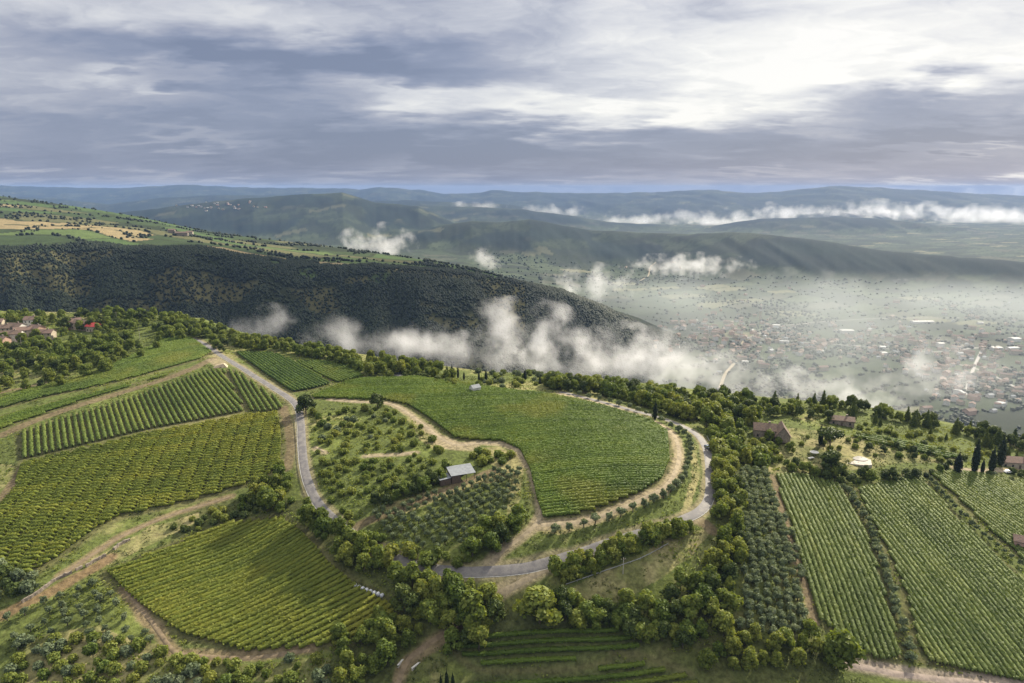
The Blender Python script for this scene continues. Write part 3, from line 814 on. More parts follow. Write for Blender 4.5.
reg('broad', [(crown_mesh('crown', broad_lobes(10+i, 8, 3.4+.3*(i%3), 12+i%3), 1500, .66, M['leaf_mid'], 30+i), trunk_mesh('trunk', 8, .2, 4, i), 8) for i in range(5)])
reg('light', [(crown_mesh('crown', broad_lobes(20+i, 8, 3.0+.3*(i%3), 13), 1450, .66, M['leaf_light'], 50+i, .62), trunk_mesh('trunk', 8, .17, 4, 9+i), 8) for i in range(4)])
reg('dark', [(crown_mesh('crown', broad_lobes(40+i, 8, 3.3, 12), 1500, .60, M['leaf_dark'], 70+i), trunk_mesh('trunk', 8, .2, 4, 19+i), 8) for i in range(3)])
reg('poplar', [(crown_mesh('crown', [(math.cos(j*2.4)*.7, math.sin(j*2.4)*.7, 2.2+j*.95, 1.55-.10*abs(j-4), 1.5) for j in range(9)], 1500, .55, M['leaf_light'], 90+i, .6), trunk_mesh('trunk', 12, .2, 4, 29+i), 12) for i in range(3)])
reg('olive', [(crown_mesh('crown', broad_lobes(60+i, 4, 1.9+.15*(i%2), 7, .38), 620, .42, M['leaf_olive'], 110+i, .66), trunk_mesh('trunk', 4, .2, 3, 39+i), 4) for i in range(4)])
def spindle(h, r, n=11, tip=.12):
    return [(0, 0, h*(.08+.88*j/(n-1)), r*max(tip, math.sin(math.pi*min(1, .22+.80*j/(n-1)))**.8), h/n*.95) for j in range(n)]
reg('cypress', [(crown_mesh('crown', spindle(12, 1.25+.25*i), 1500, .5, M['leaf_cypress'], 130+i, .8, .5), trunk_mesh('trunk', 12, .16, 0, 49+i), 12) for i in range(2)])
reg('conifer', [(crown_mesh('crown', [(0,0,12*(.12+.085*j),2.9*(1-.092*j),.9) for j in range(10)], 1500, .55, M['leaf_dark'], 140+i, .7, -.1), trunk_mesh('trunk', 12, .2, 0, 59+i), 12) for i in range(2)])
reg('pine', [(crown_mesh('crown', [(0,0,6.3,2.6,1.3)] + [(math.cos(j*1.05)*2.5, math.sin(j*1.05)*2.5, 6.0+.3*(j%2), 1.5, 1.0) for j in range(6)], 1500, .5, M['leaf_dark'], 150, .7), trunk_mesh('trunk', 8, .22, 3, 69), 8)])
def bush_lobes(seed, h, r):
    rng = np.random.default_rng(seed)
    return [(0,0,h*.42,r*.7,h*.48)] + [(math.cos(a)*r*.55, math.sin(a)*r*.55, h*rng.uniform(.25,.5), r*rng.uniform(.35,.5), h*rng.uniform(.3,.45)) for a in np.arange(5)*1.26 + rng.uniform(0,1)]
for kd, mt in (('bush', 'leaf_mid'), ('bush_light', 'leaf_light'), ('bush_dark', 'leaf_dark'), ('bush_grey', 'leaf_olive')):
    reg(kd, [(crown_mesh('foliage', bush_lobes(80+i, 2.6, 1.7), 560, .42, M[mt], 160+i, .7), None, 2.6) for i in range(3)])
NAMES = {'broad': ('broadleaf_tree', 'tree'), 'light': ('broadleaf_tree', 'tree'), 'dark': ('broadleaf_tree', 'tree'), 'poplar': ('poplar_tree', 'tree'),
 'olive': ('olive_tree', 'olive tree'), 'cypress': ('cypress_tree', 'cypress'), 'conifer': ('conifer_tree', 'tree'), 'pine': ('umbrella_pine', 'pine tree'),
 'bush': ('bush', 'bush'), 'bush_light': ('bush', 'bush'), 'bush_dark': ('bush', 'bush'), 'bush_grey': ('bush', 'bush')}
_proto = {}
NPL = {}
PLANTS = []
def plant(kind, xyz, h, label, group=None, fat=1.0):
    PLANTS.append((kind, tuple(map(float, xyz)), h, label, group, fat))
def place(kind, xyz, h, label, group, fat):
    vs = PLANT[kind]; i = int(RNG.integers(len(vs)))
    crown, trunk, h0 = vs[i]
    s = h / h0
    nm, cat = NAMES[kind]
    sc = (s * fat * RNG.uniform(.90, 1.10), s * fat * RNG.uniform(.90, 1.10), s)
    rz = RNG.uniform(0, 6.28)
    x, y, z = xyz
    if trunk is None:
        o = ob(nm, crown, (x, y, z - .05), rz, sc)
    elif (kind, i) not in _proto:
        o = ob(nm, None, (x, y, z), rz, sc)
        ob('trunk', trunk, parent=o); ob('crown', crown, parent=o)
        _proto[kind, i] = o
    else:
        src = _proto[kind, i]
        o = src.copy(); COL.objects.link(o)
        for k in ('group', 'label', 'category'):
            if k in o: del o[k]
        o.location = (x, y, z); o.rotation_euler = (0, 0, rz); o.scale = sc
        for ch in src.children:
            c = ch.copy(); COL.objects.link(c); c.parent = o
    tag(o, label, cat, group)
    NPL[nm] = NPL.get(nm, 0) + 1
    return o
def place_all():
    """the 298 largest of each kind in view one by one; the smallest, past those, as one mass per kind"""
    by = {}
    for p in PLANTS: by.setdefault(NAMES[p[0]][0], []).append(p)
    for nm, L in by.items():
        L.sort(key=lambda p: -(p[2] * p[5] / p[1][1] + (10 if p[4] is None else 0)))
        for p in L[:298]: place(*p)
        if len(L) > 298:
            vs, fs, mi, n, mats = [], [], [], 0, []
            for kind, xyz, h, lab, grp, fat in L[298:]:
                crown, trunk, h0 = PLANT[kind][int(RNG.integers(len(PLANT[kind])))]
                s = h / h0; a = RNG.uniform(0, 6.28); c, sn = math.cos(a), math.sin(a)
                v = np.empty(len(crown.vertices) * 3, np.float32); crown.vertices.foreach_get('co', v); v = v.reshape(-1, 3)
                v = np.column_stack([(v[:,0]*c - v[:,1]*sn) * s * fat + xyz[0], (v[:,0]*sn + v[:,1]*c) * s * fat + xyz[1], v[:,2] * s + xyz[2]])
                li = np.empty(len(crown.loops), np.int32); crown.loops.foreach_get('vertex_index', li)
                nq = sum(1 for q in crown.polygons if q.loop_total == 4) if not crown.get('nq') else crown['nq']
                crown['nq'] = nq
                f = li[:nq * 4].reshape(-1, 4)
                t = li[nq * 4:].reshape(-1, 3)
                if crown.materials[0] not in mats: mats.append(crown.materials[0])
                vs.append(v); fs.append((f + n, t + n)); mi.append((len(f), len(t), mats.index(crown.materials[0]))); n += len(v)
            Q = np.concatenate([f for f, t in fs]); T = np.concatenate([t for f, t in fs])
            me = mk_mixed(nm + '_mass', np.concatenate(vs), Q, T)
            for m in mats: me.materials.append(m)
            me.polygons.foreach_set('material_index', np.concatenate([np.full(a, c) for a, b, c in mi] + [np.full(b, c) for a, b, c in mi]).astype(np.int32))
            nice = {'broadleaf_tree': 'distant_trees', 'bush': 'undergrowth_bushes', 'olive_tree': 'distant_olives'}.get(nm, 'distant_' + nm)
            tag(ob(nice, me), 'smallest and farthest of the ' + nm.replace('_', ' ') + 's, merging into one mass of green', 'trees', kind='stuff')
BIG = 1.18
def scatter(P, n, mind, rng, tries=14):
    """n spread points inside an XY outline"""
    P = np.asarray(P); out = []
    lo, hi = P.min(0), P.max(0)
    c = rng.uniform(lo, hi, (n * tries, 2))
    c = c[inpoly(P, c[:,0], c[:,1])]
    for p in c:
        if len(out) >= n: break
        if out and np.min(np.hypot(*(np.array(out) - p).T)) < mind: continue
        out.append(p)
    return np.array(out).reshape(-1, 2)
def grow(pix, n, kinds, hs, label, group, mind=3.0, seed=0, fat=1.0, y0=110, ymax=900):
    """a belt of plants inside a picture outline: kinds is [(kind, share)], hs the height range in metres"""
    rng = np.random.default_rng(1000 + seed)
    pts = scatter(poly(pix, ymax=ymax), n, mind, rng)
    if not len(pts): return
    z = hfun(pts[:,0], pts[:,1], False)
    ks = [k for k, _ in kinds]; ps = np.array([p for _, p in kinds], float); ps /= ps.sum()
    for (x, y), zz in zip(pts, z):
        k = ks[rng.choice(len(ks), p=ps)]
        nm = NAMES[k][0]
        h = (rng.uniform(*hs) if not isinstance(hs, dict) else rng.uniform(*hs[k])) * BIG
        lab, grp = (label[k], group[k]) if isinstance(label, dict) else (label, group)
        plant(k, (x, y, zz), h, lab, grp, fat)
def rowplant(pix, step, kind, h, label, group, jit=.4, seed=0):
    rng = np.random.default_rng(2000 + seed)
    L = smooth_line(poly(pix), .5)
    d = np.concatenate([[0], np.cumsum(np.hypot(*np.diff(L, axis=0).T))])
    for s in np.arange(step * .5, d[-1], step):
        p = np.array([np.interp(s, d, L[:,0]), np.interp(s, d, L[:,1])]) + rng.normal(size=2) * jit
        plant(kind, (*p, hfun(p[:1], p[1:], False)[0]), rng.uniform(*h), label, group)
def grid(pix, dpx, sp, sprow, kind, h, label, group, jit=.5, keep=.95, seed=0):
    rng = np.random.default_rng(3000 + seed)
    P = poly(pix); a, b = poly(dpx); d = (b - a) / np.linalg.norm(b - a); n = np.array([-d[1], d[0]])
    c = P.mean(0); E = np.abs(P - c).max() * 1.6
    for i in np.arange(-E, E, sprow):
        for j in np.arange(-E, E, sp):
            p = c + n * i + d * j + rng.normal(size=2) * jit
            if rng.uniform() < keep and inpoly(P, p[:1], p[1:])[0]:
                plant(kind, (*p, hfun(p[:1], p[1:], False)[0]), rng.uniform(*h), label, group)
def single(kind, px, py, hp, label, fat=1.0, ymax=900, group=None):
    p = hit([px], [py], ymax=ymax)[0]
    return plant(kind, p, hp * p[1] / F / .98, label, group, fat)

# ------------------------------------------------------------------ vine rows
def clip_line(P, a, d):
    """parameters where the line a + t d is inside outline P"""
    ts = []
    j = len(P) - 1
    for i in range(len(P)):
        e = P[i] - P[j]; den = d[0] * e[1] - d[1] * e[0]
        if abs(den) > 1e-9:
            w = P[j] - a
            t = (w[0] * e[1] - w[1] * e[0]) / den; u = (w[0] * d[1] - w[1] * d[0]) / den
            if 0 <= u < 1: ts.append(t)
        j = i
    ts.sort()
    return list(zip(ts[0::2], ts[1::2]))
def vine_row(a, d, t0, t1, h, w, mat, notch, rng):
    Lh = t1 - t0; n = np.array([-d[1], d[0]])
    ns = max(3, int(Lh / 1.4) + 1)
    t = np.linspace(t0, t1, ns)
    cx = a[0] + d[0] * t; cy = a[1] + d[1] * t
    cz = hfun(cx, cy, False)
    ox, oy, oz = cx[ns//2], cy[ns//2], cz[ns//2]
    prof = np.array([(-.32,.25),(-.42,.5),(-.38,.74),(0,.82),(.38,.74),(.42,.5),(.32,.25)])
    k = len(prof)
    jw = 1 + rng.uniform(-.2, .2, (ns, k)); jh = 1 + rng.uniform(-.14, .08, (ns, k))
    if notch:
        jw *= np.where((t % notch) < 1.6, .45, 1.0)[:,None]; jh *= np.where((t % notch) < 1.6, .4, 1.0)[:,None]
    offs = prof[:,0] * w * jw; hh = prof[:,1] * h * jh
    X = cx[:,None] + n[0] * offs - ox; Yv = cy[:,None] + n[1] * offs - oy; Z = cz[:,None] + hh - oz
    v0 = np.stack([X, Yv, Z], 2).reshape(-1, 3)
    idx = np.arange(ns * k).reshape(ns, k)
    f0 = np.stack([idx[:-1,:-1].ravel(), idx[1:,:-1].ravel(), idx[1:,1:].ravel(), idx[:-1,1:].ravel()], 1)
    e0 = np.array([[idx[0,0], idx[0,1], idx[0,2], idx[0,3]], [idx[0,3], idx[0,4], idx[0,5], idx[0,6]], [idx[-1,3], idx[-1,2], idx[-1,1], idx[-1,0]], [idx[-1,6], idx[-1,5], idx[-1,4], idx[-1,3]]])
    m = int(Lh * (6.5 + 3.6 * w))
    tt = rng.uniform(t0, t1, m)
    if notch:
        tt = tt[(tt % notch > 1.5) | (rng.uniform(size=m) < .12)]; m = len(tt)
    th = rng.uniform(-.25, 1.25, m) * math.pi
    cu = np.cos(th) * w * .5 * rng.uniform(.6, 1.25, m); su = h * (.55 + .42 * np.sin(th) * rng.uniform(.75, 1.2, m))
    clump = vnoise(tt * .9, tt * 0 + a[0], 5)
    su = su * (.84 + .28 * clump)
    pz = np.interp(tt, t, cz)
    pos = np.column_stack([a[0] + d[0] * tt + n[0] * cu - ox, a[1] + d[1] * tt + n[1] * cu - oy, pz + su - oz])
    nrm = np.column_stack([n[0] * np.cos(th), n[1] * np.cos(th), np.maximum(np.sin(th), 0) + .3])
    v1, f1 = leaf_quads(pos, nrm, .54, rng, jit=.34)
    v = np.concatenate([v0, v1]); f = np.concatenate([f0, e0, f1 + len(v0)])
    return ob('vine_row', mk_mesh('vine_row', v, f, [mat]), (ox, oy, oz))
VROW = {
 'central': 'long vine row in the large smooth field ringed by the looping road',
 'tall': 'dark-gapped tall vine row in the fan shaped plot below the left track',
 'corner': 'short vine row in the wedge plot beside the upper road',
 'yellow': 'yellowing vine row in the big left field below the tall rows',
 'shaded': 'half shaded vine row in the sunken field under the road bank',
 'upper terrace': 'vine row on the upper left terrace above the brown track',
 'lower terrace': 'short vine row on the narrow strip between two brown tracks',
 'roadside': 'dark green vine row in the plot right of the upper road',
 'ridge': 'vine row in the small plot between the white path and the ridge trees',
 'steep': 'pale vine row in the narrow plot beside the big olive grove',
 'wide': 'pale vine row in the widest plot at the right',
 'cypress': 'pale vine row in the plot below the five tall cypresses',
 'bottom terrace': 'curved terrace vine row below the big light tree',
 'lowest': 'vine row on the lowest terrace at the bottom of the picture',
 'slope': 'far vine row on the strip behind the white terrace house'}
NROWS = 0
allrows = []
for nm, pix, dpx, sp, h, w, mat, notch in FIELDS:
    P = FIELD_XY[nm]; a, b = poly(dpx); d = (b - a) / np.linalg.norm(b - a); n = np.array([-d[1], d[0]])
    pr = (P - a) @ n
    for off in np.arange(pr.min() + sp * .5, pr.max(), sp):
        for t0, t1 in clip_line(P, a + n * off, d):
            if t1 - t0 > 5: allrows.append((nm, a + n * off, d, t0, t1, h, w, mat, notch))
print('vine rows', len(allrows), {f[0]: sum(r[0] == f[0] for r in allrows) for f in FIELDS})
rng = np.random.default_rng(5)
def row_size(r):
    c = r[1] + r[2] * (r[3] + r[4]) / 2
    return (r[4] - r[3]) * r[6] / c[1] ** 2
order = sorted(range(len(allrows)), key=lambda i: -row_size(allrows[i]))
rest = []
for rank, i in enumerate(order):
    nm, a, d, t0, t1, h, w, mat, notch = allrows[i]
    o = vine_row(a, d, t0, t1, h * rng.uniform(.92, 1.06), w, M[mat], notch, rng)
    if rank < 298: tag(o, VROW[nm], 'vine row', 'vine rows: ' + nm + ' plot')
    else: rest.append(o)
if rest:                                                     # the smallest rows, past the first 300: one object
    vs, fs, mi, n = [], [], [], 0; mats = []
    for o in rest:
        me = o.data; v = np.empty(len(me.vertices) * 3, np.float32); me.vertices.foreach_get('co', v)
        f = np.empty(len(me.loops), np.int32); me.loops.foreach_get('vertex_index', f)
        v = v.reshape(-1, 3) + np.array(o.location); f = f.reshape(-1, 4) + n
        if me.materials[0] not in mats: mats.append(me.materials[0])
        vs.append(v); fs.append(f); mi += [mats.index(me.materials[0])] * len(f); n += len(v)
        bpy.data.objects.remove(o); bpy.data.meshes.remove(me)
    tag(ob('remaining_vine_rows', mk_mesh('remaining_vine_rows', np.concatenate(vs), np.concatenate(fs), mats, mi)), 'shortest vine rows at the edges of the far plots', 'vines', kind='stuff')
# ------------------------------------------------------------------ trees and bushes, belt by belt
MIX = [('broad', 3), ('light', 2), ('dark', 1)]
BM = [('bush', 3), ('bush_light', 2), ('bush_dark', 1)]
grow([(-10,316),(60,316),(120,315),(200,322),(240,337),(240,350),(200,336),(150,330),(110,335),(60,328),(-10,326)], 110, [('broad',3),('light',3),('dark',1)], (5,9), 'rounded tree in the belt along the left ridge behind the village houses', 'ridge trees behind the village', 4.5, 1)
grow([(-10,345),(60,333),(130,340),(160,350),(110,372),(60,388),(-10,398)], 120, [('broad',3),('dark',1),('light',4)], (4,9), 'bushy tree in the dense grove between the village and the upper terrace', 'grove between village and terrace', 4.6, 2)
grow([(150,330),(190,328),(228,345),(222,353),(195,337),(160,345)], 24, [('broad',2),('dark',1)], (5,8), 'tree beside the top edge of the upper terrace near the road crest', 'trees at the top of the upper terrace', 5, 3)
grow([(228,338),(300,350),(400,367),(455,376),(455,381),(400,374),(370,376),(330,362),(280,352),(240,352)], 90, [('broad',2),('light',3)], (5,8.5), 'light green tree in the belt behind the roadside plots', 'ridge trees behind the roadside plots', 4, 4)
grow([(345,362),(395,368),(420,376),(450,378),(460,388),(430,382),(400,378),(365,374)], 34, BM, (2,3.8), 'round bush on the rough slope behind the central field', 'bushes behind the central field', 4, 5)
grow([(470,372),(540,374),(600,382),(640,390),(640,398),(600,391),(540,388),(480,388)], 60, [('bush',2),('bush_light',2),('bush_grey',2)], (2,3.6), 'scrubby bush below the far edge of the central field', 'scrub beyond the central field', 4, 6)
grow([(540,384),(600,388),(650,393),(690,400),(690,424),(650,409),(600,396),(556,391)], 80, [('broad',3),('dark',2),('light',1)], (5.5,8.5), 'tree in the thick belt hiding the road behind the central field', 'belt behind the central field', 4.2, 7)
grow([(690,398),(745,404),(760,418),(735,440),(712,434),(694,420)], 40, [('broad',3),('dark',2),('light',2)], (6,10), 'full tree on the outside of the sharp road bend', 'trees outside the road bend', 5, 8)
grow([(712,436),(740,440),(765,455),(760,468),(735,462),(714,458)], 26, [('broad',2),('light',2),('bush',2)], (4,7), {'broad':'leafy tree between the road bend and the stone farmhouse','light':'leafy tree between the road bend and the stone farmhouse','bush':'low bush between the road bend and the stone farmhouse'}, {'broad':'trees by the farmhouse','light':'trees by the farmhouse','bush':'bushes by the farmhouse'}, 4.5, 9)
grow([(716,462),(732,464),(742,520),(740,560),(730,600),(715,610),(706,585),(722,540),(717,500)], 60, [('broad',3),('light',2),('dark',2)], (4,7.5), 'tree in the strip between the road bend and the olive grove', 'trees left of the big olive grove', 4, 10)
grow([(705,580),(730,590),(735,640),(700,650),(650,625),(610,612),(640,605),(680,590)], 44, [('broad',3),('dark',1),('light',2)], (5,8), 'tree at the lower end of the rough meadow under the road', 'trees below the rough meadow', 4.8, 11)
grow([(735,640),(770,642),(805,632),(830,655),(800,668),(740,672),(690,668)], 24, [('light',4),('broad',2)], (4,6.5), 'yellow-green tree in the hedge under the big olive grove', 'hedge under the big olive grove', 3.8, 12)
grow([(560,606),(610,612),(660,628),(690,650),(650,645),(600,632),(560,628)], 44, [('broad',3),('dark',2)], (4.5,7), 'dark tree in the hedge above the curved vine terraces', 'hedge above the curved terraces', 2.9, 13)
grow([(548,572),(580,562),(620,548),(655,536),(690,524),(694,530),(660,545),(620,562),(580,580),(556,584)], 56, [('broad',3),('light',2),('bush',2)], {'broad':(4,7),'light':(4,7),'bush':(2.5,4)}, {'broad':'tree along the low side of the road under the olive row','light':'tree along the low side of the road under the olive row','bush':'bush along the low side of the road under the olive row'}, {'broad':'roadside trees under the olive row','light':'roadside trees under the olive row','bush':'roadside bushes under the olive row'}, 2.3, 14)
grow([(300,510),(325,530),(350,548),(390,572),(430,582),(470,584),(470,592),(420,594),(380,586),(340,562),(310,538),(296,522)], 66, [('poplar',2),('light',3),('broad',2)], {'poplar':(8,11),'light':(6.5,9),'broad':(5.5,8)}, {'poplar':'slim poplar on the bank between the road and the sunken field','light':'light leafy tree on the bank between the road and the sunken field','broad':'full tree on the bank between the road and the sunken field'}, {'poplar':'poplars on the road bank','light':'light trees on the road bank','broad':'full trees on the road bank'}, 4.2, 15)
grow([(280,470),(292,472),(295,500),(286,515),(262,505),(240,502),(260,488),(280,484)], 22, [('light',3),('broad',2),('bush',2)], {'light':(4,7),'broad':(4,6.5),'bush':(2,3.5)}, {'light':'light tree at the right end of the yellowing field','broad':'round tree at the right end of the yellowing field','bush':'bush at the right end of the yellowing field'}, {'light':'light trees by the yellow field','broad':'round trees by the yellow field','bush':'bushes by the yellow field'}, 4, 16)
grow([(313,412),(319,414),(324,470),(338,505),(366,530),(405,552),(405,557),(366,540),(334,512),(320,480),(313,440)], 40, [('broad',1),('bush',3),('bush_light',3)], {'broad':(3,4.5),'bush':(1.6,3),'bush_light':(1.6,3)}, {'broad':'small tree along the inner edge of the road curve','bush':'bush along the inner edge of the road curve','bush_light':'bush along the inner edge of the road curve'}, {'broad':'small trees inside the road curve','bush':'bushes inside the road curve','bush_light':'bushes inside the road curve'}, 3.2, 17)
grow([(318,416),(350,408),(400,412),(425,428),(445,450),(430,458),(380,452),(340,456),(318,448)], 66, [('bush',2),('bush_light',4),('bush_grey',1)], (1.4,3.2), 'fruit bush in the untidy orchard left of the tan track', 'untidy orchard bushes', 3.4, 18)
grow([(318,462),(360,462),(420,460),(440,462),(400,485),(350,500),(325,490)], 44, [('bush_light',3),('bush',2)], (1.5,3), 'low bush on the grassy slope below the untidy orchard', 'bushes below the untidy orchard', 3.2, 19)
grow([(365,505),(395,492),(430,480),(446,472),(448,484),(420,496),(385,508)], 22, [('dark',3),('broad',2)], (4,6), 'dark tree in the clump left of the metal shed', 'dark trees left of the shed', 3.6, 20)
grow([(466,456),(490,452),(512,456),(508,464),(480,466)], 10, [('dark',1),('bush',3)], (2.5,4), {'dark':'dark tree behind the metal shed','bush':'bush behind the metal shed'}, {'dark':'dark trees behind the shed','bush':'bushes behind the shed'}, 3.5, 21)
grow([(470,535),(505,530),(520,520),(522,534),(498,552),(470,560)], 14, [('broad',3),('dark',2)], (5,8), 'large tree at the lower corner of the olive grove near the track', 'trees at the grove corner', 4.5, 22)
grow([(345,535),(380,545),(430,558),(470,562),(470,566),(430,566),(380,556)], 24, [('light',2),('bush_light',2)], (3,5), {'light':'light tree between the olive grove and the road','bush_light':'light bush between the olive grove and the road'}, {'light':'light trees above the road','bush_light':'light bushes above the road'}, 3.5, 23)
grow([(400,600),(440,596),(480,600),(500,612),(492,640),(470,662),(452,655),(446,628),(400,622)], 52, [('light',2),('broad',3),('dark',1)], (5,9), 'tall tree clump where the lane leaves the road', 'trees where the lane leaves the road', 4.2, 24)
grow([(340,640),(380,622),(420,618),(425,632),(400,660),(370,690),(330,690)], 30, [('light',3),('broad',2)], (4,7), 'light tree left of the sunken lane', 'trees left of the sunken lane', 4.2, 25)
grow([(10,640),(120,640),(180,655),(260,664),(330,655),(340,690),(10,695)], 74, [('bush',3),('bush_light',3),('bush_grey',2)], (1.6,3.4), 'scrubby bush on the rough ground at the bottom left', 'scrub at the bottom left', 3.2, 26)
grow([(-20,560),(20,575),(50,582),(30,596),(0,600),(-20,600)], 12, [('bush_grey',2),('bush_dark',2)], (2.4,4), 'dark bush beside the dry stone wall', 'bushes beside the stone wall', 3.2, 27)
grow([(170,528),(230,505),(280,500),(290,510),(240,518),(180,535)], 22, [('bush',2),('bush_dark',2),('bush_light',1)], (1.6,3.2), 'bush on the bank between the yellowing and the sunken field', 'bushes between the two left fields', 3.4, 28)
grow([(770,462),(800,468),(850,474),(920,474),(950,466),(950,471),(920,479),(860,486),(800,476)], 56, [('dark',2),('broad',2),('bush_dark',2)], {'dark':(3.5,6),'broad':(3.5,6),'bush_dark':(2,3.2)}, {'dark':'dark tree in the hedge along the top of the pale vine plots','broad':'round tree in the hedge along the top of the pale vine plots','bush_dark':'dark bush in the hedge along the top of the pale vine plots'}, {'dark':'dark hedge trees above the pale plots','broad':'round hedge trees above the pale plots','bush_dark':'hedge bushes above the pale plots'}, 3.8, 29)
grow([(770,408),(830,410),(900,424),(980,440),(1040,458),(1040,450),(980,434),(900,418),(830,406)], 60, [('dark',2),('broad',1),('conifer',1)], {'dark':(5,8),'broad':(5,7),'conifer':(7,11)}, {'dark':'dark tree on the far brow behind the farmhouse','broad':'dull green tree on the far brow behind the farmhouse','conifer':'pointed conifer on the far brow behind the farmhouse'}, {'dark':'dark trees on the brow','broad':'green trees on the brow','conifer':'conifers on the brow'}, 5, 30)
grow([(830,420),(900,430),(980,448),(1000,462),(950,460),(880,444),(835,430)], 30, [('bush',2),('bush_dark',1),('bush_light',1)], (1.8,3.2), 'bush on the terraced slope behind the white terrace', 'bushes behind the white terrace', 4, 31)
grow([(985,475),(1040,470),(1040,500),(1010,485)], 12, [('bush_dark',2),('bush_grey',1)], (2,3.4), 'dark bush beside the red roofed house at the right edge', 'bushes by the right house', 3.5, 32)
grow([(745,444),(770,440),(790,448),(800,462),(775,466),(750,462)], 16, [('bush_light',2),('broad',1),('bush_dark',1)], {'bush_light':(1.8,3),'broad':(3.5,5.5),'bush_dark':(1.8,3)}, {'bush_light':'pale bush on the dry knoll below the stone farmhouse','broad':'small tree on the dry knoll below the stone farmhouse','bush_dark':'dark bush on the dry knoll below the stone farmhouse'}, {'bush_light':'pale bushes on the knoll','broad':'small trees on the knoll','bush_dark':'dark bushes on the knoll'}, 3.4, 33)
grow([(800,432),(860,440),(950,458),(945,464),(880,460),(800,446)], 26, [('bush',2),('bush_light',1),('dark',1)], {'bush':(1.6,3),'bush_light':(1.6,3),'dark':(3,5)}, {'bush':'round bush scattered on the dry slope round the white terrace','bush_light':'round bush scattered on the dry slope round the white terrace','dark':'dark small tree on the dry slope round the white terrace'}, {'bush':'bushes on the dry slope','bush_light':'bushes on the dry slope','dark':'dark trees on the dry slope'}, 4, 34)
grow([(735,404),(790,410),(830,416),(830,424),(790,420),(740,414)], 26, [('broad',2),('dark',2),('light',1)], (4,7), 'tree in the grove behind the stone farmhouse', 'grove behind the farmhouse', 4, 35)
# olives
grid([(738,472),(768,470),(782,510),(800,570),(812,632),(775,640),(738,628),(745,560),(745,510)], ((760,480),(790,600)), 3.4, 3.7, 'olive', (3.4,4.5), 'round olive tree in the big grove left of the pale vine plots', 'olive trees in the big right grove', .35, .97, 1)
grid([(372,515),(420,500),(470,484),(498,470),(520,470),(514,500),(500,528),(470,545),(430,553),(395,545),(375,530)], ((400,540),(500,490)), 3.7, 4.1, 'olive', (2.7,3.6), 'round olive tree in the small grove below the metal shed', 'olive trees below the shed', .4, .95, 2)
grid([(-10,622),(40,606),(95,580),(120,600),(160,650),(120,648),(60,655),(-10,660)], ((20,640),(110,600)), 5.0, 5.2, 'olive', (2.4,3.6), 'grey olive tree in the young grove at the lower left', 'olive trees at the lower left', .6, .85, 3)
rowplant([(548,535),(580,528),(612,520),(640,509),(665,497),(682,482),(689,462),(690,445),(684,436),(670,428)], 5.6, 'olive', (3.4,4.2), 'olive tree in the single row between the central field and the road', 'olive row round the central field', .3, 4)
rowplant([(664,424),(640,413),(612,404),(590,399),(570,394)], 6.5, 'olive', (3,4), 'small olive tree along the pale track at the back of the central field', 'olives behind the central field', .3, 5)
rowplant([(840,487),(852,500),(870,530),(880,560),(892,600),(905,640),(912,662)], 3.6, 'olive', (3.0,4.2), 'silver olive tree in the line dividing the two large pale plots', 'olives dividing the pale plots', .5, 6)
rowplant([(925,476),(945,498),(970,525),(1000,550),(1030,572)], 3.6, 'olive', (2.4,3.4), 'low olive tree in the line below the cypress plot', 'olives below the cypress plot', .4, 7)
# trees one would point to
single('dark', 377, 408, 16, 'dark round tree standing alone at the top of the untidy orchard', 1.15)
single('dark', 306, 414, 22, 'dark tree at the junction of the road and the pale branch track', .95)
single('broad', 540, 622, 42, 'big rounded light tree above the curved vine terraces', 1.15)
single('light', 472, 628, 46, 'tall bright tree beside the mouth of the lane', .95)
single('light', 838, 668, 46, 'big yellow-green tree at the foot of the narrow pale plot', 1.05)
single('light', 268, 512, 30, 'pale leafy tree at the lower right corner of the yellowing field', 1.05)
single('pine', 829, 450, 24, 'umbrella pine with a flat dark crown near the white terrace', 1.1)
single('dark', 830, 474, 28, 'broad dark tree in front of the umbrella pine', 1.0)
single('light', 834, 478, 14, 'small pale tree at the top of the line of silver olives', 1.0)
single('cypress', 820, 445, 22, 'slim cypress left of the umbrella pine', 1.0)
single('cypress', 974, 473, 37, 'tallest cypress of the five at the top of the right plot', .92)
single('cypress', 957, 474, 24, 'short wide cypress left of the tallest one', 1.25)
single('cypress', 982, 474, 17, 'thin short cypress right of the tallest one', 1.1)
single('cypress', 991, 473, 29, 'dark cypress beside the red roofed house', 1.0)
single('cypress', 1000, 466, 34, 'leaning looking far cypress behind the red roofed house', .85)
single('cypress', 655, 420, 22, 'lone slim cypress behind the central field', .8)
single('cypress', 667, 407, 12, 'small dark cypress tip right of the lone one', .8)
single('cypress', 525, 380, 12, 'dark cypress in the scrub beyond the central field', 1.0)
for i, (px, py, hp) in enumerate([(447,376,11),(452,377,13),(458,378,12),(464,380,9),(479,382,11),(486,382,13),(540,384,9),(560,388,9)]):
    single('cypress', px, py, hp, 'small dark cypress on the brow behind the white hut', 1.0, group='cypresses on the brow behind the white hut')
for i, (px, py, hp) in enumerate([(848,418,13),(853,420,17),(875,424,15),(880,426,12),(930,436,12),(946,440,9),(978,446,14),(985,447,22),(990,449,15),(1008,456,12),(1016,460,12)]):
    single('conifer', px, py, hp, 'dark pointed conifer on the far brow above the hazy plain', .8, group='pointed conifers above the plain')
single('dark', 66, 330, 15, 'tall dark round tree on the ridge among the village houses', 1.0)
for i, (px, py, hp) in enumerate([(447,684,22),(441,684,16),(453,684,18)]):
    single('cypress', px, py + 8, hp + 8, 'young dark cypress beside the lane at the bottom edge', .7, group='young cypresses beside the lane')
place_all()
print('plants', len(PLANTS), NPL)

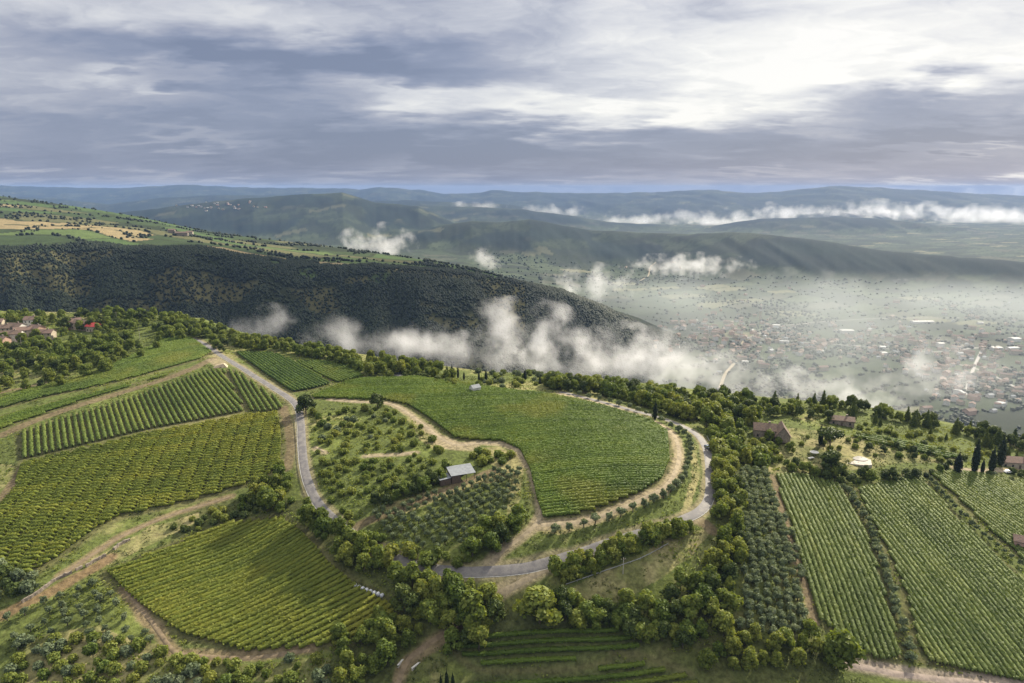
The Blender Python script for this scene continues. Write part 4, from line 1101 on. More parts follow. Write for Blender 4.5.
# ------------------------------------------------------------------ grass, undergrowth, woods
def tufts(name, xy, size, mat, label, h=.35, per=5, seed=0, cat='grass'):
    rng = np.random.default_rng(seed)
    n = len(xy); z = hfun(xy[:,0], xy[:,1], False)
    b = np.repeat(np.column_stack([xy, z]), per, 0)
    s = np.repeat(rng.uniform(.5, 1.4, n), per)
    pos = b + rng.normal(size=(n*per, 3)) * (np.array([.55,.55,.22]) * s[:,None]) + np.array([0,0,1]) * (h * s)[:,None]
    nrm = unit(n*per, rng); nrm[:,2] = np.abs(nrm[:,2]) + .4
    v, f = leaf_quads(pos, nrm, size, rng)
    tag(ob(name, mk_mesh(name, v, f, [mat])), label, cat, kind='stuff')
rng = np.random.default_rng(77)
q = rng.uniform(-.85, .85, 60000); Yt = 140 + (620 - 140) * rng.uniform(size=60000) ** .8
xy = np.column_stack([q * Yt, Yt]); xy = xy[Yt < crestY(q) + 20]
bad = np.zeros(len(xy), bool)
for k, P in FIELD_XY.items(): bad |= inpoly(P, xy[:,0], xy[:,1])
for (p, wd, cn), L in zip(TRACKS, TRACK_XY): bad |= dist_line(L, xy[:,0], xy[:,1], wd) < wd * .55 + .6
bad |= dist_line(ROAD_XY, xy[:,0], xy[:,1], 8) < 4.0
thick = fbm(xy[:,0] / 16, xy[:,1] / 16, 201, 3)
xy = xy[~bad & (thick > .40)]
half = fbm(xy[:,0] / 30, xy[:,1] / 30, 203, 3) > .5
tufts('grass', xy[half], .55, M['leaf_grass'], 'rough grass and weeds over the open ground between the plots', .2, 5, 1)
tufts('undergrowth', xy[~half], .6, M['leaf_mid'], 'low green undergrowth over the banks and field edges', .35, 6, 2, 'undergrowth')

OCTA = (np.array([(1,0,0),(0,1,0),(-1,0,0),(0,-1,0),(0,0,1),(0,0,-1)], float), np.array([(0,1,4),(1,2,4),(2,3,4),(3,0,4),(1,0,5),(2,1,5),(3,2,5),(0,3,5)]))
def wood(name, pts, z, r, hgt, mat, label, seed, ic=ICO1):
    rng = np.random.default_rng(seed)
    iv, ifc = ic
    n = len(pts); k = len(iv)
    sc = rng.uniform(.55, 1.5, (n, 1, 1))
    v = iv[None] * (1 + rng.uniform(-.28, .28, (n, k, 1))) * np.array([r, r, hgt*.5]) * sc
    v = v + np.column_stack([pts, z])[:,None,:] + np.array([0,0,hgt*.36]) * sc
    f = ifc[None] + (np.arange(n) * k)[:,None,None]
    tag(ob(name, mk_mesh(name, v.reshape(-1, 3), f.reshape(-1, 3), [mat])), label, 'wood', kind='stuff')
# the wooded face of the ridge across the side valley, and the slope that falls to it
rng = np.random.default_rng(88)
n = 420000
q = rng.uniform(-.85, .42, n); Yt = 760 + (1900 - 760) * rng.uniform(size=n) ** .9
Ys = np.interp(q, _S[0], _S[1])
x = q * Yt; zz = hfun(x, Yt)
keep = (Yt < Ys - 20 + 260 * (fbm(x / 170, Yt / 170, 64, 3) - .5) + 25) & (Yt > crestY(q) + 60) & (zz > floorz(q, x, Yt) + 6)
open_ = (fbm(x / 130 + 7, Yt / 60, 71, 4) > .545) & (Yt > Ys - 280) & (q < .02)
open_ |= fbm(x / 60, Yt / 40, 72, 3) > .70
keep &= ~open_ | (rng.uniform(size=n) < .20)
keep &= rng.uniform(size=n) < np.where(Yt > Ys - 420, 1.0, .6)
wood('forest', np.column_stack([x, Yt])[keep], zz[keep], 2.0, 4.6, M['leaf_wood'], 'dark broadleaf forest covering the steep face of the ridge', 1, OCTA)
# hedges and copses on the top of that ridge
n = 9000
q = rng.uniform(-.85, .1, n); Ys = np.interp(q, _S[0], _S[1]); Yb = np.maximum(np.interp(q, _B[0], _B[1]), Ys + 20)
Yt = Ys + (Yb + 30 - Ys) * rng.uniform(size=n); x = q * Yt
_, fu, fv = mosaic(x, Yt, -.25, 210, 75, 81, [(0,0,0)] * 6, [.24,.20,.14,.16,.12,.14])
keep = (np.minimum(fv, 1 - fv) * 75 < 4) & (fbm(x / 130, Yt / 130, 97, 2) > .54) | (fbm(x / 90, Yt / 60, 98, 3) > .66) | ((Yt > Yb - 25) & (rng.uniform(size=n) < .35))
wood('hedgerows', np.column_stack([x, Yt])[keep], hfun(x, Yt)[keep], 2.6, 4.8, M['leaf_wood'], 'dark hedgerows and copses between the fields on the left hill', 2)
# the plain: trees in hedges, round the town and in copses
n = 26000
q = rng.uniform(-.05, .85, n); Yt = np.geomspace(760, 3900, n) * rng.uniform(.99, 1.01, n); x = q * Yt
_, fu, fv = mosaic(x, Yt, .45, 170, 90, 91, [(0,0,0)] * 6, [.28,.24,.18,.06,.10,.14])
zz = hfun(x, Yt)
keep = ((np.minimum(fv, 1 - fv) * 90 < 7) | (np.minimum(fu, 1 - fu) * 170 < 7) | (fbm(x / 200, Yt / 200, 99, 3) > .60)) & (zz < floorz(q, x, Yt) + 22) & (rng.uniform(size=n) < .8)
keep &= Yt > np.where(q < .2, 1500, crestY(q) + 300)
wood('valley_woods', np.column_stack([x, Yt])[keep], zz[keep], 3.6, 6.0, M['leaf_wood'], 'hedges and small woods scattered over the hazy plain', 3)
# ------------------------------------------------------------------ buildings and other made things
M['stone'] = plain_mat('field_stone', (.30,.25,.20), (.17,.14,.11), 1.5, .9, bump=.6)
M['plaster'] = plain_mat('cream_plaster', (.46,.39,.30), (.34,.29,.22), .6)
M['white'] = plain_mat('whitewash', (.66,.64,.60), (.50,.48,.45), .8)
M['pinkwall'] = plain_mat('pink_plaster', (.50,.33,.25), (.40,.26,.20), .6)
M['tile'] = plain_mat('clay_tiles', (.205,.13,.10), (.14,.095,.075), 1.2, .85, bump=.5)
M['tile_old'] = plain_mat('old_brown_tiles', (.19,.125,.09), (.11,.08,.06), 1.2, .85, bump=.5)
M['tile_red'] = plain_mat('bright_red_roof', (.60,.07,.06), (.45,.055,.05), 1.0, .7)
M['zinc'] = plain_mat('zinc_sheet', (.20,.22,.24), (.15,.165,.185), .8, .7, .0)
M['wood'] = plain_mat('weathered_wood', (.13,.095,.07), (.07,.05,.04), 3)
M['glassdark'] = plain_mat('window_glass', (.03,.035,.045), (.02,.025,.03), 1, .2)
M['shutter'] = plain_mat('brown_shutter', (.10,.06,.04), (.07,.045,.03), 2)
M['film'] = plain_mat('white_wrap_film', (.58,.59,.62), (.44,.46,.50), 2, .5)
M['concrete'] = plain_mat('pale_concrete', (.50,.46,.40), (.36,.33,.29), .7, .9, bump=.3)
M['pool'] = plain_mat('dark_pool_cover', (.09,.075,.07), (.055,.05,.05), .8, .6)
M['rail'] = plain_mat('galvanised_rail', (.50,.50,.50), (.38,.38,.39), 1, .5, .4)
M['carblue'] = plain_mat('blue_grey_car_paint', (.22,.27,.36), (.20,.25,.34), 1, .3)
M['carwhite'] = plain_mat('white_car_paint', (.75,.75,.76), (.68,.68,.70), 1, .3)
M['rubber'] = plain_mat('tyre_rubber', (.02,.02,.02), (.03,.03,.03), 3)
M['hallroof'] = plain_mat('pale_hall_roof', (.36,.36,.36), (.27,.28,.29), .2, .7)
M['sand'] = plain_mat('pale_sand', (.52,.42,.29), (.40,.31,.21), 1.0, .95, bump=.5)
def at(px, py, ymax=900): return hit([px], [py], ymax=ymax)[0]

def house(px, py, w, d, h, rise, rz, wall, roof, label, group=None, storeys=2, chimney=True, ymax=900, wins=3):
    x, y, z = at(px, py, ymax)
    o = ob('house', None, (x, y, z), rz); tag(o, label, 'house', group)
    ob('wall', MB().gable(-w/2, w/2, -d/2, d/2, h, h + rise).add([(-w/2,-d/2,-3),(w/2,-d/2,-3),(w/2,d/2,-3),(-w/2,d/2,-3),(-w/2,-d/2,0),(w/2,-d/2,0),(w/2,d/2,0),(-w/2,d/2,0)], [(0,1,5,4),(1,2,6,5),(2,3,7,6),(3,0,4,7)]).mesh('wall', M[wall]), parent=o)
    r = ob('roof', MB().gable_roof(-w/2, w/2, -d/2, d/2, h, h + rise).mesh('roof', M[roof]), parent=o)
    if chimney:
        ob('chimney', MB().box(w*.2-.4, w*.2+.4, -.4, .4, h + rise*.5, h + rise + 1.1).box(w*.2-.55, w*.2+.55, -.55, .55, h + rise + 1.1, h + rise + 1.25).mesh('chimney', M['stone']), parent=r)
    wm = MB().box(-.5, .5, -.06, .03, -.7, .7).mesh('window', M['shutter']); pm = MB().box(-.38, .38, -.09, -.06, -.58, .58).mesh('pane', M['glassdark'])
    for s in range(storeys):
        zz = 1.5 + s * 2.9
        if zz + .9 > h: break
        for i in range(wins):
            xx = (-.5 + (i + .5) / wins) * w
            for side in (-1, 1):
                if s == 0 and side < 0 and i == wins // 2: continue
                f = ob('window', wm, (xx, side * d/2, zz), 0 if side < 0 else math.pi, parent=o); ob('pane', pm, parent=f)
    dr = ob('door', MB().box(-.55, .55, -.07, .02, 0, 2.1).mesh('door', M['wood']), (0 if wins % 2 else w/(2*wins), -d/2, 0), parent=o)
    ob('handle', MB().box(.36, .42, -.13, -.07, .98, 1.1).mesh('handle', M['zinc']), parent=dr)
    return o
# stone farmhouse with its steep cross wing
fh = house(764, 436, 11, 8, 4.6, 2.6, R(-14), 'stone', 'tile_old', 'stone farmhouse with a steep grey cross wing above the pale vine plots')
wg = ob('wing_wall', MB().gable(-5, 5, -3.6, 3.6, 3.4, 8.4).mesh('wing_wall', M['stone']), (8.6, -2.0, -.4), R(90), parent=fh)
wr = ob('wing_roof', MB().gable_roof(-5, 5, -3.6, 3.6, 3.4, 8.4, .3, .6).mesh('wing_roof', M['tile_old']), (8.6, -2.0, -.35), R(90), parent=fh)
house(841, 424, 13, 7, 3.2, 1.6, R(-20), 'stone', 'tile_old', 'low brown house half hidden behind the umbrella pine', storeys=1)
house(1016, 466, 18, 8, 3.4, 2.0, R(-10), 'plaster', 'tile', 'long red roofed house at the right edge behind the cypresses', storeys=1, wins=5)
house(1024, 547, 8, 6, 3.4, 1.6, R(-30), 'pinkwall', 'tile', 'small brown house among the vines at the right edge', storeys=1)
V = [(6,334,'plaster','tile_old'),(17,333,'white','tile_old'),(27,336,'plaster','tile'),(38,335,'pinkwall','tile'),(46,339,'plaster','tile'),(12,341,'white','tile_old'),(2,346,'pinkwall','tile_old'),(73,328,'pinkwall','tile'),(82,329,'plaster','tile_old'),(33,326,'white','tile'),(-4,328,'plaster','tile')]
VL = ['cream house with a brown roof near the left end of the ridge village','white house with a long brown roof in the ridge village','cream house between the white and the pink houses of the ridge village','pink house with the largest clay roof in the ridge village','cream house lowest on the slope at the right of the ridge village','white house half hidden by trees below the first cream house','pink house at the left edge under the ridge village','pink house among trees left of the bright red roof','cream brown roofed house touching the bright red roof','white house standing highest behind the ridge village','cream house cut by the left edge of the picture']
for i, ((px, py, wl, rf), lb) in enumerate(zip(V, VL)):
    house(px, py, 10 + 3 * (i % 3), 8, 5.6 + .6 * (i % 2), 2.2, R([12,-8,30,-20,6][i % 5]), wl, rf, lb, 'houses of the ridge village')
house(94, 331, 9, 7, 4.6, 2.4, R(-12), 'plaster', 'tile_red', 'small house with a bright red roof at the end of the ridge village', chimney=False)
# metal roofed shed with its lean-to
x, y, z = at(461, 478)
sh = ob('farm_shed', None, (x, y, z), R(22)); tag(sh, 'open farm shed with a pale metal roof beside the small olive grove', 'shed')
ob('roof', MB().add([(-5.6,-3.9,3.2),(5.6,-3.9,3.2),(5.6,3.9,4.5),(-5.6,3.9,4.5),(-5.6,-3.9,3.32),(5.6,-3.9,3.32),(5.6,3.9,4.62),(-5.6,3.9,4.62)], [(0,3,2,1),(4,5,6,7),(0,1,5,4),(1,2,6,5),(2,3,7,6),(3,0,4,7)]).mesh('roof', M['zinc']), parent=sh)
ob('wall', MB().box(-5.2,5.2,3.3,3.5,-1,4.3).box(-5.2,-5.0,-3.4,3.3,-1,3.1).box(-1.2,-1.0,-3.3,3.3,-1,3.15).box(-5,-1.2,-3.5,-3.3,-1,3.1).mesh('wall', M['wood']), parent=sh)
for px_ in (1.5, 5.1): ob('post', MB().box(px_-.1, px_+.1, -3.4, -3.2, -1, 3.25).mesh('post', M['wood']), parent=sh)
ln = ob('lean_to', MB().box(-10.2,-5.6,-3.3,1.8,-1,2.0).mesh('lean_to', M['wood']), parent=sh)
ob('lean_to_roof', MB().add([(-10.6,-3.7,2.05),(-5.5,-3.7,2.45),(-5.5,2.1,2.45),(-10.6,2.1,2.05),(-10.6,-3.7,2.15),(-5.5,-3.7,2.55),(-5.5,2.1,2.55),(-10.6,2.1,2.15)], [(0,3,2,1),(4,5,6,7),(0,1,5,4),(1,2,6,5),(2,3,7,6),(3,0,4,7)]).mesh('lean_to_roof', M['zinc']), parent=ln)
# white hut behind the central field
x, y, z = at(475, 392)
ht = ob('stone_hut', None, (x, y, z), R(35)); tag(ht, 'little white hut with a grey roof at the far edge of the central field', 'hut')
ob('wall', MB().gable(-2.6,2.6,-2.3,2.3,3.2,4.6).mesh('wall', M['white']), parent=ht)
ob('roof', MB().gable_roof(-2.6,2.6,-2.3,2.3,3.2,4.6,.15,.3).mesh('roof', M['zinc']), parent=ht)
ob('door', MB().box(-.5,.5,-2.38,-2.28,0,2).mesh('door', M['wood']), parent=ht)
# white paved terrace with a covered pool
x, y, z = at(857, 462)
tr = ob('pool_terrace', None, (x, y, z), R(-12)); tag(tr, 'white paved terrace round a dark covered pool on the dry slope', 'terrace')
ob('paving', MB().add([(-6.5,-3.5,.3),(2,-4.3,.3),(6.2,-3.2,.3),(7.5,4,.3),(3,9,.3),(-3.5,7.5,.3),(-6.5,-3.5,-2),(2,-4.3,-2),(6.2,-3.2,-2),(7.5,4,-2),(3,9,-2),(-3.5,7.5,-2)], [(0,1,2,3,4,5),(0,6,7,1),(1,7,8,2),(2,8,9,3),(3,9,10,4),(4,10,11,5),(5,11,6,0)]).mesh('paving', M['concrete']), parent=tr)
pv = [(2.2 + 3.8 * math.cos(a), 4.0 + 3.2 * math.sin(a)) for a in np.linspace(0, 2 * math.pi, 20, endpoint=False)]
ob('pool_cover', MB().add([(a, b, .3) for a, b in pv] + [(a, b, .62) for a, b in pv] + [(2.2, 4.0, .9)], [(i, (i+1) % 20, 20 + (i+1) % 20, 20 + i) for i in range(20)] + [(20 + i, 20 + (i+1) % 20, 40) for i in range(20)]).mesh('pool_cover', M['pool']), parent=tr)
ob('coping', MB().tube([(*p, .36) for p in pv + pv[:1]], [.22] * 21, 5, False).mesh('coping', M['concrete']), parent=tr)
# parasol and table beside it
x, y, z = at(814, 456)
ps = ob('garden_parasol', None, (x, y, z)); tag(ps, 'open white garden parasol on the dry grass below the farmhouse', 'parasol')
ob('pole', MB().tube([(0,0,-.2),(0,0,2.5)], [.05,.05]).mesh('pole', M['wood']), parent=ps)
ob('canopy', MB().add([(2.3*math.cos(a), 2.3*math.sin(a), 2.2) for a in np.arange(8)*math.pi/4] + [(0,0,2.9)], [(i, (i+1) % 8, 8) for i in range(8)] + [tuple(reversed(range(8)))]).mesh('canopy', M['white']), parent=ps)
x, y, z = at(811, 459)
tb = ob('garden_table', None, (x, y, z), .4); tag(tb, 'long white garden table left of the open parasol', 'table')
ob('tabletop', MB().box(-1.6,1.6,-.7,.7,.7,.78).mesh('tabletop', M['white']), parent=tb)
lg = MB().box(-.06,.06,-.06,.06,-.2,.7).mesh('leg', M['white'])
for lx in (-1.4, 1.4):
    for ly in (-.55, .55): ob('leg', lg, (lx, ly, 0), parent=tb)
# retaining wall and sand at the road crest
x, y, z = at(220, 367)
tag(ob('sand_heap', MB().add([(-5,-2.5,-.5),(5,-3,-.5),(5.5,3,-.5),(-4.5,3.5,-.5),(-3,-.6,1.4),(2.4,-1,2.5),(2.9,1,2.4),(-2.6,1.2,1.3)], [(4,5,6,7),(0,1,5,4),(1,2,6,5),(2,3,7,6),(3,0,4,7)]).mesh('sand_heap', M['sand']), (x, y, z), R(20)), 'pale heap of sand beside the road crest above the tall rows', 'sand heap')
# wrapped bales
a0, b0 = at(355, 587), at(382, 597)
dv = (b0 - a0); ang = math.atan2(dv[1], dv[0])
bm_ = MB(); pr = [(math.cos(t), math.sin(t)) for t in np.linspace(0, 2*math.pi, 14, endpoint=False)]
for xx, rr in ((-.62,.42),(-.58,.60),(-.45,.68),(.45,.68),(.58,.60),(.62,.42)): bm_.v += [(xx, c*rr, .66 + s*rr) for c, s in pr]
for j in range(5): bm_.f += [(j*14+k, j*14+(k+1) % 14, (j+1)*14+(k+1) % 14, (j+1)*14+k) for k in range(14)]
bm_.f += [tuple(reversed(range(14))), tuple(70 + k for k in range(14))]
bale = mk_mesh('wrapped_bale', np.array(bm_.v), bm_.f, [M['film']], smooth=True)
for i in range(8):
    p = a0 + dv * (i / 7)
    tag(ob('wrapped_bale', bale, (p[0], p[1], float(hfun(p[:1], p[1:2], False)[0])), ang + R(90) + .1 * math.sin(i * 5)), 'round white wrapped bale in the line at the edge of the sunken field', 'bale', 'white bales by the sunken field')
# lane parapets
for (pa, pb), lb in ((((398,668),(406,653)), 'left white parapet of the small lane bridge at the bottom edge'), (((412,671),(425,655)), 'right white parapet of the small lane bridge at the bottom edge')):
    A, B = at(*pa), at(*pb); d = B - A; L = math.hypot(d[0], d[1])
    pw = ob('bridge_parapet', None, tuple(A), math.atan2(d[1], d[0])); tag(pw, lb, 'parapet')
    ob('wall', MB().box(0, L, -.2, .2, -1, 1.0).mesh('wall', M['concrete']), parent=pw)
    ob('coping', MB().box(-.1, L+.1, -.28, .28, 1.003, 1.16).mesh('coping', M['white']), parent=pw)
# dry stone walls along the red track
for pts, lb in (([(22,603),(40,592),(56,580),(72,573)], 'longest pale dry stone wall beside the red track'), ([(76,571),(82,567)], 'short stub of stone wall right of the long one'), ([(86,567),(96,561),(106,556)], 'middle length of pale stone wall above the red track'), ([(114,550),(120,545),(130,540)], 'last piece of stone wall at the top of the red track')):
    L = smooth_line(poly(pts), .7); r2 = np.random.default_rng(int(pts[0][0]))
    tg = np.gradient(L, axis=0); tg /= np.linalg.norm(tg, axis=1)[:,None]; nm_ = np.stack([-tg[:,1], tg[:,0]], 1)
    mb = MB(); zz = hfun(L[:,0], L[:,1], False); c = L[0]
    for i in range(len(L)):
        hh = r2.uniform(.8, 1.25)
        for k, (o_, h_) in enumerate(((-.45,-.5),(-.35,hh),(.35,hh*.95),(.45,-.5))):
            p = L[i] + nm_[i] * (o_ + r2.uniform(-.08,.08)); mb.v.append((p[0]-c[0], p[1]-c[1], zz[i]+h_-zz[0]))
    n_ = len(L)
    for i in range(n_-1):
        for k in range(3): mb.f.append((i*4+k, i*4+k+1, (i+1)*4+k+1, (i+1)*4+k))
    mb.f += [(3,2,1,0), tuple((n_-1)*4+k for k in range(4))]
    tag(ob('dry_stone_wall', mb.mesh('dry_stone_wall', M['stone']), (c[0], c[1], zz[0])), lb, 'wall')
# guard rails
def guardrail(pts, label, h=.75, gap=4.0):
    L = smooth_line(poly(pts), 2); zz = hfun(L[:,0], L[:,1], False)
    o = ob('guard_rail', None, (L[0,0], L[0,1], zz[0])); tag(o, label, 'guard rail')
    P = np.column_stack([L - L[0], zz - zz[0]])
    mb = MB()
    n = len(P)
    for p in P: mb.v += [(p[0]-.05, p[1], p[2]+h-.34), (p[0]-.05, p[1], p[2]+h), (p[0]+.05, p[1], p[2]+h), (p[0]+.05, p[1], p[2]+h-.34)]
    for i in range(n-1):
        for k in range(4): mb.f.append((i*4+k, (i+1)*4+k, (i+1)*4+(k+1)%4, i*4+(k+1)%4))
    mb.f += [(0,1,2,3), tuple((n-1)*4+k for k in (3,2,1,0))]
    ob('rail', mb.mesh('rail', M['rail']), parent=o)
    pm = MB().box(-.07,.07,-.07,.07,-.5,h-.1).mesh('post', M['rail'])
    for p in P[::max(1, int(gap / 2))]: ob('post', pm, (p[0], p[1] + .12, p[2]), parent=o)
guardrail([(295,418),(297,440),(299,465),(303,484),(310,500)], 'pale guard rail on the outer side of the left road stretch')
guardrail([(716,498),(717,480),(715,462),(712,448),(707,437)], 'guard rail on the outer side of the sharp right bend')
guardrail([(566,586),(600,574),(640,560),(668,545)], 'thin low rail crossing the rough meadow below the roadside trees', .9)
# poles
def pole(px, py, h, label, arm=True, ymax=900):
    x, y, z = at(px, py, ymax)
    o = ob('utility_pole', None, (x, y, z), .3); tag(o, label, 'utility pole')
    ob('post', MB().tube([(0,0,-.8),(0,0,h)], [.17,.11]).mesh('post', M['concrete']), parent=o)
    if arm:
        a = ob('crossarm', MB().box(-1.0,1.0,-.07,.07,h-.7,h-.55).mesh('crossarm', M['wood']), parent=o)
        for q in (-.85, 0, .85): ob('insulator', MB().tube([(q,0,h-.55),(q,0,h-.25)], [.06,.04], 6).mesh('insulator', M['white']), parent=a)
pole(623, 574, 6.5, 'slim utility pole standing in the rough meadow below the road')
pole(22, 349, 9, 'pale utility pole on the slope under the ridge village')
pole(140, 340, 10, 'utility pole among the trees beside the upper terrace')
pole(117, 322, 9, 'utility pole on the skyline right of the ridge village')
# cars
def car(px, py, rz, paint, label):
    x, y, z = at(px, py)
    o = ob('parked_car', None, (x, y, z + .16), rz); tag(o, label, 'car')
    side = [(-2.1,.35),(2.1,.35),(2.15,.7),(1.9,.88),(1.0,.98),(.45,1.45),(-1.2,1.47),(-1.85,1.0),(-2.12,.9)]
    n = len(side)
    ob('body', MB().add([(a,-.85,b) for a, b in side] + [(a,.85,b) for a, b in side], [tuple(range(n)), tuple(reversed(range(n, 2*n)))] + [(i+n, (i+1) % n + n, (i+1) % n, i) for i in range(n)]).mesh('body', M[paint]), parent=o)
    ob('windscreen', MB().add([(1.0,-.75,1.0),(1.0,.75,1.0),(.47,.7,1.44),(.47,-.7,1.44),(1.04,-.75,1.0),(1.04,.75,1.0),(.51,.7,1.45),(.51,-.7,1.45)], [(4,5,6,7),(0,3,2,1),(0,1,5,4),(1,2,6,5),(2,3,7,6),(3,0,4,7)]).mesh('windscreen', M['glassdark']), parent=o)
    for s in (-1, 1): ob('side_window', MB().box(-1.2,.42,s*.86-.02,s*.86+.02,1.02,1.38).mesh('side_window', M['glassdark']), parent=o)
    wm = MB().tube([(0,-.1,0),(0,.1,0)], [.33,.33], 14).mesh('wheel', M['rubber'])
    for wx in (-1.35, 1.35):
        for s in (-1, 1): ob('wheel', wm, (wx, s*.8, .33), parent=o)
    for s in (-1, 1): ob('headlight', MB().box(2.12,2.19,s*.6-.18,s*.6+.18,.66,.80).mesh('headlight', M['white']), parent=o)
    return o
car(707.5, 448, R(100), 'carblue', 'blue grey car driving round the sharp bend of the road')
car(1008, 473, R(10), 'carwhite', 'white car parked in front of the red roofed house')
car(1001, 464, R(60), 'carwhite', 'white car half hidden between the two dark cypresses')
# ---- the town on the plain
rngt = np.random.default_rng(404)
CL = [(740,336,32,9,60),(705,330,18,7,24),(775,348,34,8,44),(830,344,22,6,18),(900,343,34,7,36),(935,362,34,9,36),(985,345,26,9,26),(1000,386,20,12,30),(965,392,18,12,26),(880,333,24,6,10),(720,300,40,8,8),(960,312,40,10,10),(640,262,30,6,6)]
pts = []
for cx, cy, sx, sy, n in CL:
    pts.append(np.column_stack([rngt.normal(cx, sx, n), rngt.normal(cy, sy, n)]))
pts = np.concatenate(pts); pts = pts[(pts[:,0] > 560) & (pts[:,0] < 1060) & (pts[:,1] > 258) & (pts[:,1] < 415)]
W = hit(pts[:,0], pts[:,1], ymax=6000, n=700, y0=700)
TM = []
for i in range(9):
    w, d, h, rs = [(12,9,6,2.2),(15,10,7,2.6),(10,9,6.5,2),(18,11,7,2.8),(13,10,8.5,2.2),(11,9,5,2),(22,11,8,2.6),(14,12,9,2.6),(12,10,6,2.4)][i]
    mb = MB().gable(-w/2,w/2,-d/2,d/2,h,h+rs); k = len(mb.f); mb.gable_roof(-w/2,w/2,-d/2,d/2,h,h+rs,.35,.6)
    wl = ['plaster','white','white','pinkwall','plaster','white','plaster','white','pinkwall'][i]; rf = ['tile','tile_old','tile','tile','tile_old','zinc','tile','tile','tile_old'][i]
    me = mk_mesh('town_house', np.array(mb.v), mb.f, [M[wl], M[rf]], [0]*k + [1]*(len(mb.f)-k)); TM.append(me)
# beyond 300 houses: the smallest as one mass
TL = ['cream','white brown roofed','white','pink','cream brown roofed','white grey roofed','long cream','tall white','small pink']
kept = []
for p in W:
    if p[1] > 5500 or p[2] > -215 or p[1] < 1000: continue
    if kept and np.min(np.hypot(*(np.array(kept)[:,:2] - p[:2]).T)) < 19: continue
    kept.append(p)
more = np.concatenate([np.column_stack([rngt.normal(cx, sx * 1.3, n), rngt.normal(cy, sy * 1.15, n)]) for cx, cy, sx, sy, n in CL])
more = more[(more[:,0] > 640) & (more[:,0] < 1060) & (more[:,1] > 300) & (more[:,1] < 410)]
mv, mf, mm, k0 = [], [], [], 0
for p in hit(more[:,0], more[:,1], ymax=6000, n=700, y0=700):
    if p[1] > 5500 or p[2] > -215 or p[1] < 1000 or np.min(np.hypot(*(np.array(kept)[:,:2] - p[:2]).T)) < 14: continue
    me = TM[int(rngt.integers(9))]; a = rngt.uniform(0, 3.14); c, s_ = math.cos(a), math.sin(a); kk = rngt.uniform(.6, .95)
    for q in me.vertices: mv.append(((q.co.x*c - q.co.y*s_)*kk + p[0], (q.co.x*s_ + q.co.y*c)*kk + p[1], q.co.z*kk + p[2]))
    for q in me.polygons: mf.append(tuple(i + k0 for i in q.vertices)); mm.append(({'cream_plaster':0,'whitewash':1,'pink_plaster':2,'clay_tiles':3,'old_brown_tiles':4,'zinc_sheet':5})[me.materials[q.material_index].name])
    k0 += len(me.vertices)
tag(ob('distant_houses', mk_mesh('distant_houses', np.array(mv), mf, [M['plaster'],M['white'],M['pinkwall'],M['tile'],M['tile_old'],M['zinc']], mm)), 'smallest hazy houses filling the gaps of the valley town', 'houses', kind='stuff')
for p in kept[:290]:
    i = int(rngt.integers(9))
    tag(ob('town_house', TM[i], tuple(p), rngt.uniform(0, 3.14), rngt.uniform(.85, 1.2)), TL[i] + ' house among the hazy houses of the valley town', 'house', TL[i] + ' houses of the valley town')
HALL = [(776,327,34,16,7,'long white hall above the middle of the valley town'),(846,333,60,22,9,'large flat white factory hall right of the valley town'),(882,349,22,18,7,'white hall beside the yellow field in the plain'),(883,355,22,16,7,'second white hall just below the one by the yellow field'),(940,347,26,14,11,'tall white block in the middle of the right town quarter'),(996,350,46,14,7,'white workshop hall at the right of the plain'),(1014,341,40,22,8,'wide pale hall near the right edge of the plain'),(1012,350,50,14,7,'long white shed below the wide pale hall'),(922,323,110,20,6,'pale gravel yard in the far plain, built as a long white hall'),(959,396,10,26,10,'narrow white building standing upright below the mist'),(784,343,40,12,6,'long low white hall in the town centre'),(820,353,22,16,7,'round shouldered white hall at the right end of the town'),(1000,406,22,12,7,'white building nearest the right vine plots in the plain'),(745,363,24,10,5,'low white shed beside the pale valley road'),(980,324,24,14,6,'white farm building far out in the plain')]  # the longest hall stands in for a pale gravel yard
for px, py, w, d, h, lb in HALL:
    w *= .62
    x, y, z = hit([px], [py], ymax=6000, n=900, y0=700)[0]
    o = ob('industrial_hall', None, (x, y, z), rngt.uniform(-.25, .25)); tag(o, lb, 'hall')
    ob('wall', MB().box(-w/2,w/2,-d/2,d/2,-3,h).mesh('wall', M['white']), parent=o)
    ob('roof', MB().gable_roof(-w/2,w/2,-d/2,d/2,h,h+d*.09,.4,.5).mesh('roof', M['hallroof']), parent=o)
x, y, z = hit([760], [320], ymax=6000, n=900, y0=700)[0]
ch = ob('church_tower', None, (x, y, z)); tag(ch, 'thin pale bell tower at the back of the valley town', 'church tower')
ob('shaft', MB().box(-3,3,-3,3,-2,30).mesh('shaft', M['plaster']), parent=ch)
ob('belfry', MB().box(-3.3,3.3,-3.3,3.3,30.003,31).box(-2.8,2.8,-2.8,2.8,31.003,36).mesh('belfry', M['white']), parent=ch)
ob('spire', MB().add([(-3.2,-3.2,36.005),(3.2,-3.2,36.005),(3.2,3.2,36.005),(-3.2,3.2,36.005),(0,0,45)], [(0,3,2,1),(0,1,4),(1,2,4),(2,3,4),(3,0,4)]).mesh('spire', M['tile']), parent=ch)
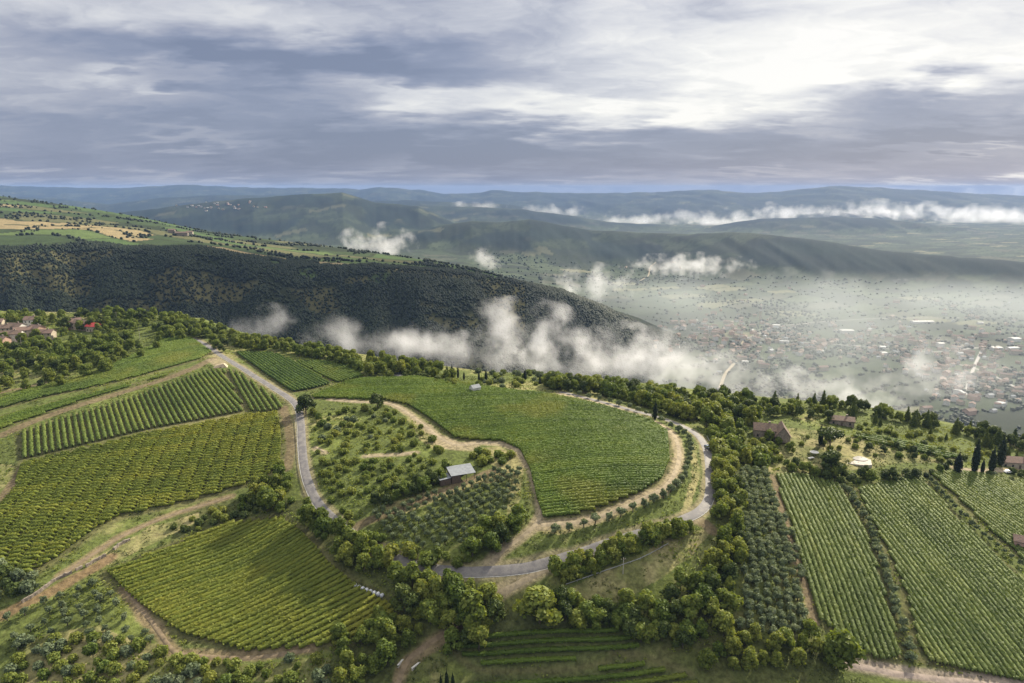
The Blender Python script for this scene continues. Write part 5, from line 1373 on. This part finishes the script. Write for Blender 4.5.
# far farm houses on the left hill
for px, py, lb in ((182,236,'long grey farmhouse on the crest of the left hill'),(172,233,'dark barn left of the farmhouse on the left hill'),(190,235,'pale small house right of the farmhouse on the left hill')):
    x, y, z = hit([px], [py], ymax=3500, n=900, y0=900)[0]
    o = ob('hill_farmhouse', None, (x, y, z), .2); tag(o, lb, 'farmhouse')
    w = 26 if 'long' in lb else 14
    ob('wall', MB().gable(-w/2,w/2,-5,5,7,9.5).mesh('wall', M['plaster' if 'pale' in lb else 'stone']), parent=o)
    ob('roof', MB().gable_roof(-w/2,w/2,-5,5,7,9.5,.4,.6).mesh('roof', M['tile_old']), parent=o)
# hill town far behind the left hill: pale specks
fv = []
for k in range(34):
    fv.append((rngt.normal(214, 24), rngt.normal(206, 3.2)))
fv = np.array(fv); W = hit(fv[:,0], fv[:,1], ymax=9000, n=900, y0=2600)
for p in W:
    if p[1] < 3800 or p[1] > 8000: continue
    i = int(rngt.integers(9))
    tag(ob('hill_town_house', TM[i], tuple(p), rngt.uniform(0, 3), 1.1), 'speck of a pale house in the far hill town behind the left crest', 'house', 'houses of the far hill town')
# pale roads on the plain
def far_ribbon(name, pts, width, mat):
    a = np.array(pts, float); L = smooth_line(hit(a[:,0], a[:,1], ymax=6000, n=900, y0=700), 15)
    tg = np.gradient(L, axis=0); tg /= np.linalg.norm(tg, axis=1)[:,None]; nn = np.stack([-tg[:,1], tg[:,0]], 1)
    A, B = L + nn * width / 2, L - nn * width / 2
    v = np.concatenate([np.column_stack([A, hfun(A[:,0], A[:,1]) + .6]), np.column_stack([B, hfun(B[:,0], B[:,1]) + .6])]); n = len(L)
    f = np.array([(i, n + i, n + i + 1, i + 1) for i in range(n - 1)])
    tag(ob(name, mk_mesh(name, v, f, [mat])), kind='structure')
far_ribbon('valley_road', [(720,388),(726,373),(736,361),(741,350),(744,338)], 7, M['t_tan'])
for _s in ([(744,338),(800,342),(860,346)],[(690,332),(744,338),(775,326)],[(860,346),(930,352),(1000,346)],[(940,360),(985,372),(1020,390)],[(985,345),(975,365),(965,395)],[(775,326),(850,320),(960,318)]):
    far_ribbon('valley_road', _s, 7, M['asphalt'])
far_ribbon('valley_road', [(640,281),(648,276),(650,268),(656,262)], 7, M['t_tan'])
